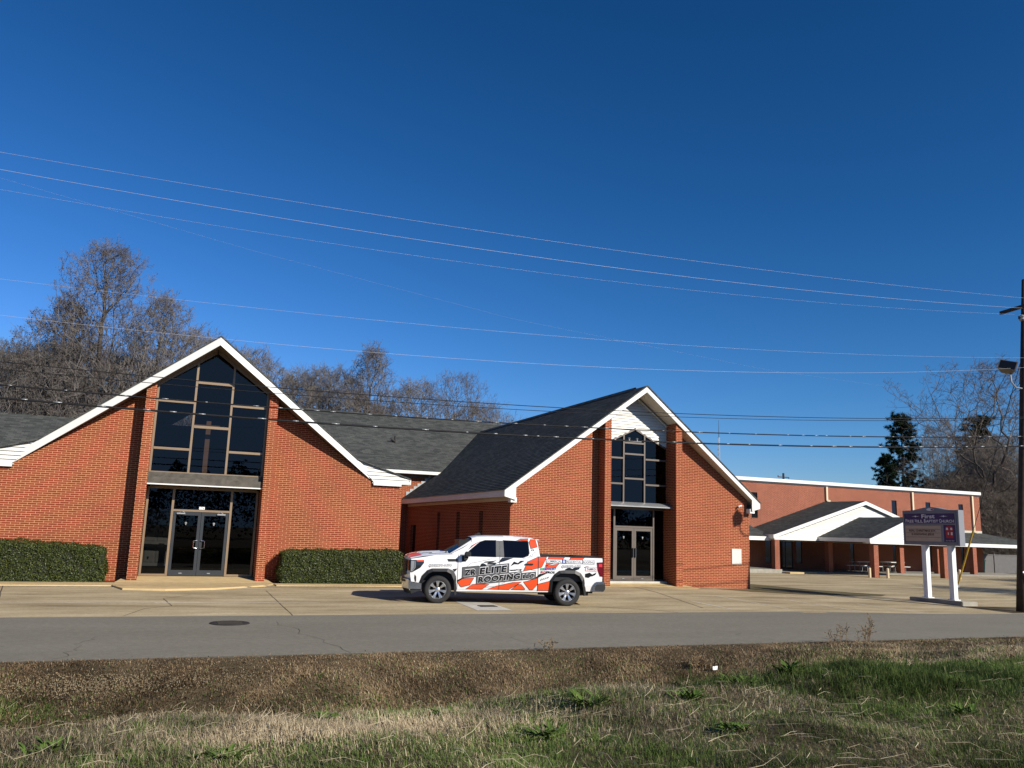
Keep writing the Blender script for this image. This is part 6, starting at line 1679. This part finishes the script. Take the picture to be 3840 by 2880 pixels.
F = np.concatenate([np.stack([b, b + 1, b + 3], 1), np.stack([b + 1, b + 2, b + 3], 1), np.stack([b + 2, b, b + 3], 1)])
gr = raw_object('gravel', V, F, M['gravel']); gr['kind'] = 'stuff'
# broad leaved weeds that stand out of the grass
def weed(u, v, n, L, wid, up_k_, label, seed, mat='weed', name='weed', droop=.5, group='broad leaved weeds in the near grass'):
    r = random.Random(seed); m = MB(); z = g_near(u, v) - .01; n = int(n * 2.4); L *= .72; wid *= .62; up_k = up_k_ * .8
    for i in range(n):
        a = r.uniform(0, 6.283); l = L * r.uniform(.6, 1.15); w = wid * r.uniform(.7, 1.2); e = up_k * r.uniform(.5, 1.2); d = Vector((math.cos(a), math.sin(a), 0)); s = Vector((-d.y, d.x, 0))
        st = Vector((u + r.gauss(0, .06), v + r.gauss(0, .05), z)); pr = None
        for k, (t, ww) in enumerate(((0, .12), (.3, .55), (.55, 1.), (.8, .7), (1., .05))):
            p = st + d * (l * t * .85) + Vector((0, 0, l * e * (t - droop * t * t) * 1.6)); x = s * (w * ww); sag = Vector((0, 0, -.25 * w * ww))
            cur = (p - x + sag * -1, p, p + x + sag * -1)
            if pr: m.q([pr[0], pr[1], cur[1], cur[0]]); m.q([pr[1], pr[2], cur[2], cur[1]])
            pr = cur
    tag(m.build(name, M[mat], None, (u, v, z)), label, 'weed', group)
weed(1.55, 8.05, 16, .27, .035, .75, 'broad leaved weed clump with pale green leaves on the straw crest', 1)
weed(-.62, 7.2, 12, .18, .03, 1.2, 'small upright dark green weed at the lower left', 2)
weed(.55, 6.35, 26, .24, .028, .7, 'wide spread of green weed leaves low on the left', 3)
weed(2.55, 7.6, 18, .30, .024, .5, 'dark narrow leaved weed lying at the left of the centre', 4)
weed(3.1, 6.6, 22, .28, .026, .65, 'leafy green weed clump below the centre dry patch', 5)
weed(5.0, 7.3, 26, .30, .026, .85, 'tall tuft of long green leaves right of the centre', 6)
weed(4.7, 6.2, 18, .22, .032, .7, 'pale green weed rosette low right of the centre', 7)
weed(7.0, 8.2, 22, .34, .03, .95, 'upright dark green dock weed on the crest before the truck tail', 8)
weed(9.1, 8.6, 26, .34, .03, .8, 'thick dark green weed clump left on the green mound', 9)
weed(10.6, 8.9, 28, .36, .03, .85, 'dark green weed clump on top of the green mound', 10)
weed(11.6, 8.2, 28, .34, .03, .8, 'dense weed clump on the right side of the green mound', 11)
weed(9.9, 7.6, 22, .28, .03, .7, 'weed clump in front of the green mound', 12)
weed(7.2, 6.0, 22, .26, .028, .75, 'green weed clump low on the right, near the tan dry grass', 13)
weed(2.5, 13.6, 10, .16, .02, .7, 'small dark green weed on the brown far bank', 14)
for i_, (wu, wv, wl) in enumerate(((8.3, 8.9, 'dark weed clump at the left foot of the green mound'), (9.7, 9.4, 'dark weed clump at the back of the green mound, left of its top'), (11.2, 9.5, 'dark weed clump at the back of the green mound, right of its top'), (12.4, 9.0, 'dark weed clump on the far right of the green mound'), (10.3, 8.2, 'broad leaved weed clump at the middle of the green mound'), (6.1, 7.9, 'dark weed clump on the crest left of the green mound'), (3.9, 7.3, 'green leafy tuft just right of the picture centre'))):
    weed(wu, wv, 24, .36, .03, .85, wl, 40 + i_)
weed(8.2, 6.9, 20, .26, .026, .8, 'leafy weed between the mound and the lower edge', 15)
def stalks(u, v, n, H, label, seed):
    r = random.Random(seed); m = MB(); z = g_near(u, v)
    for i in range(n):
        p = Vector((u + r.gauss(0, .12), v + r.gauss(0, .08), z - .02)); d = Vector((r.gauss(0, .2), r.gauss(0, .15), 1)).normalized(); h = H * r.uniform(.5, 1.1)
        m.tube([p, p + d * h * .5, p + d * h + Vector((r.gauss(0, .05), 0, 0))], [.006, .005, .003], 4)
        for k in range(9):
            t = r.uniform(.35, 1.); q = p + d * h * t; e = Vector((r.gauss(0, 1), r.gauss(0, 1), r.uniform(.3, 1.2))).normalized(); l = r.uniform(.04, .14); m.tube([q, q + e * l], [.004, .003], 3); m.tube([q + e * l * .8, q + e * l * 1.15], [.010, .006], 4)
    tag(m.build('dry_weed', M['weed_dry'], None, (u, v, z)), label, 'dry weed', 'dry seeded weeds by the road')
stalks(14.3, 14.2, 9, .62, 'tall dry branching weed standing against the road at the right', 1)
stalks(13.4, 14.25, 6, .42, 'shorter dry weed left of the tall one against the road', 2)
stalks(6.9, 14.35, 3, .22, 'single thin dry stalk at the near road edge', 3)
stalks(12.2, 9.4, 5, .55, 'sparse dry stalks on the green mound', 4)
stalks(9.2, 13.2, 14, .22, 'dark dry weed clump in the ditch near the paper scrap', 5)
for o in list(bpy.data.objects):
    if o.get('_org') is not None: del o['_org']
bpy.context.view_layer.update()
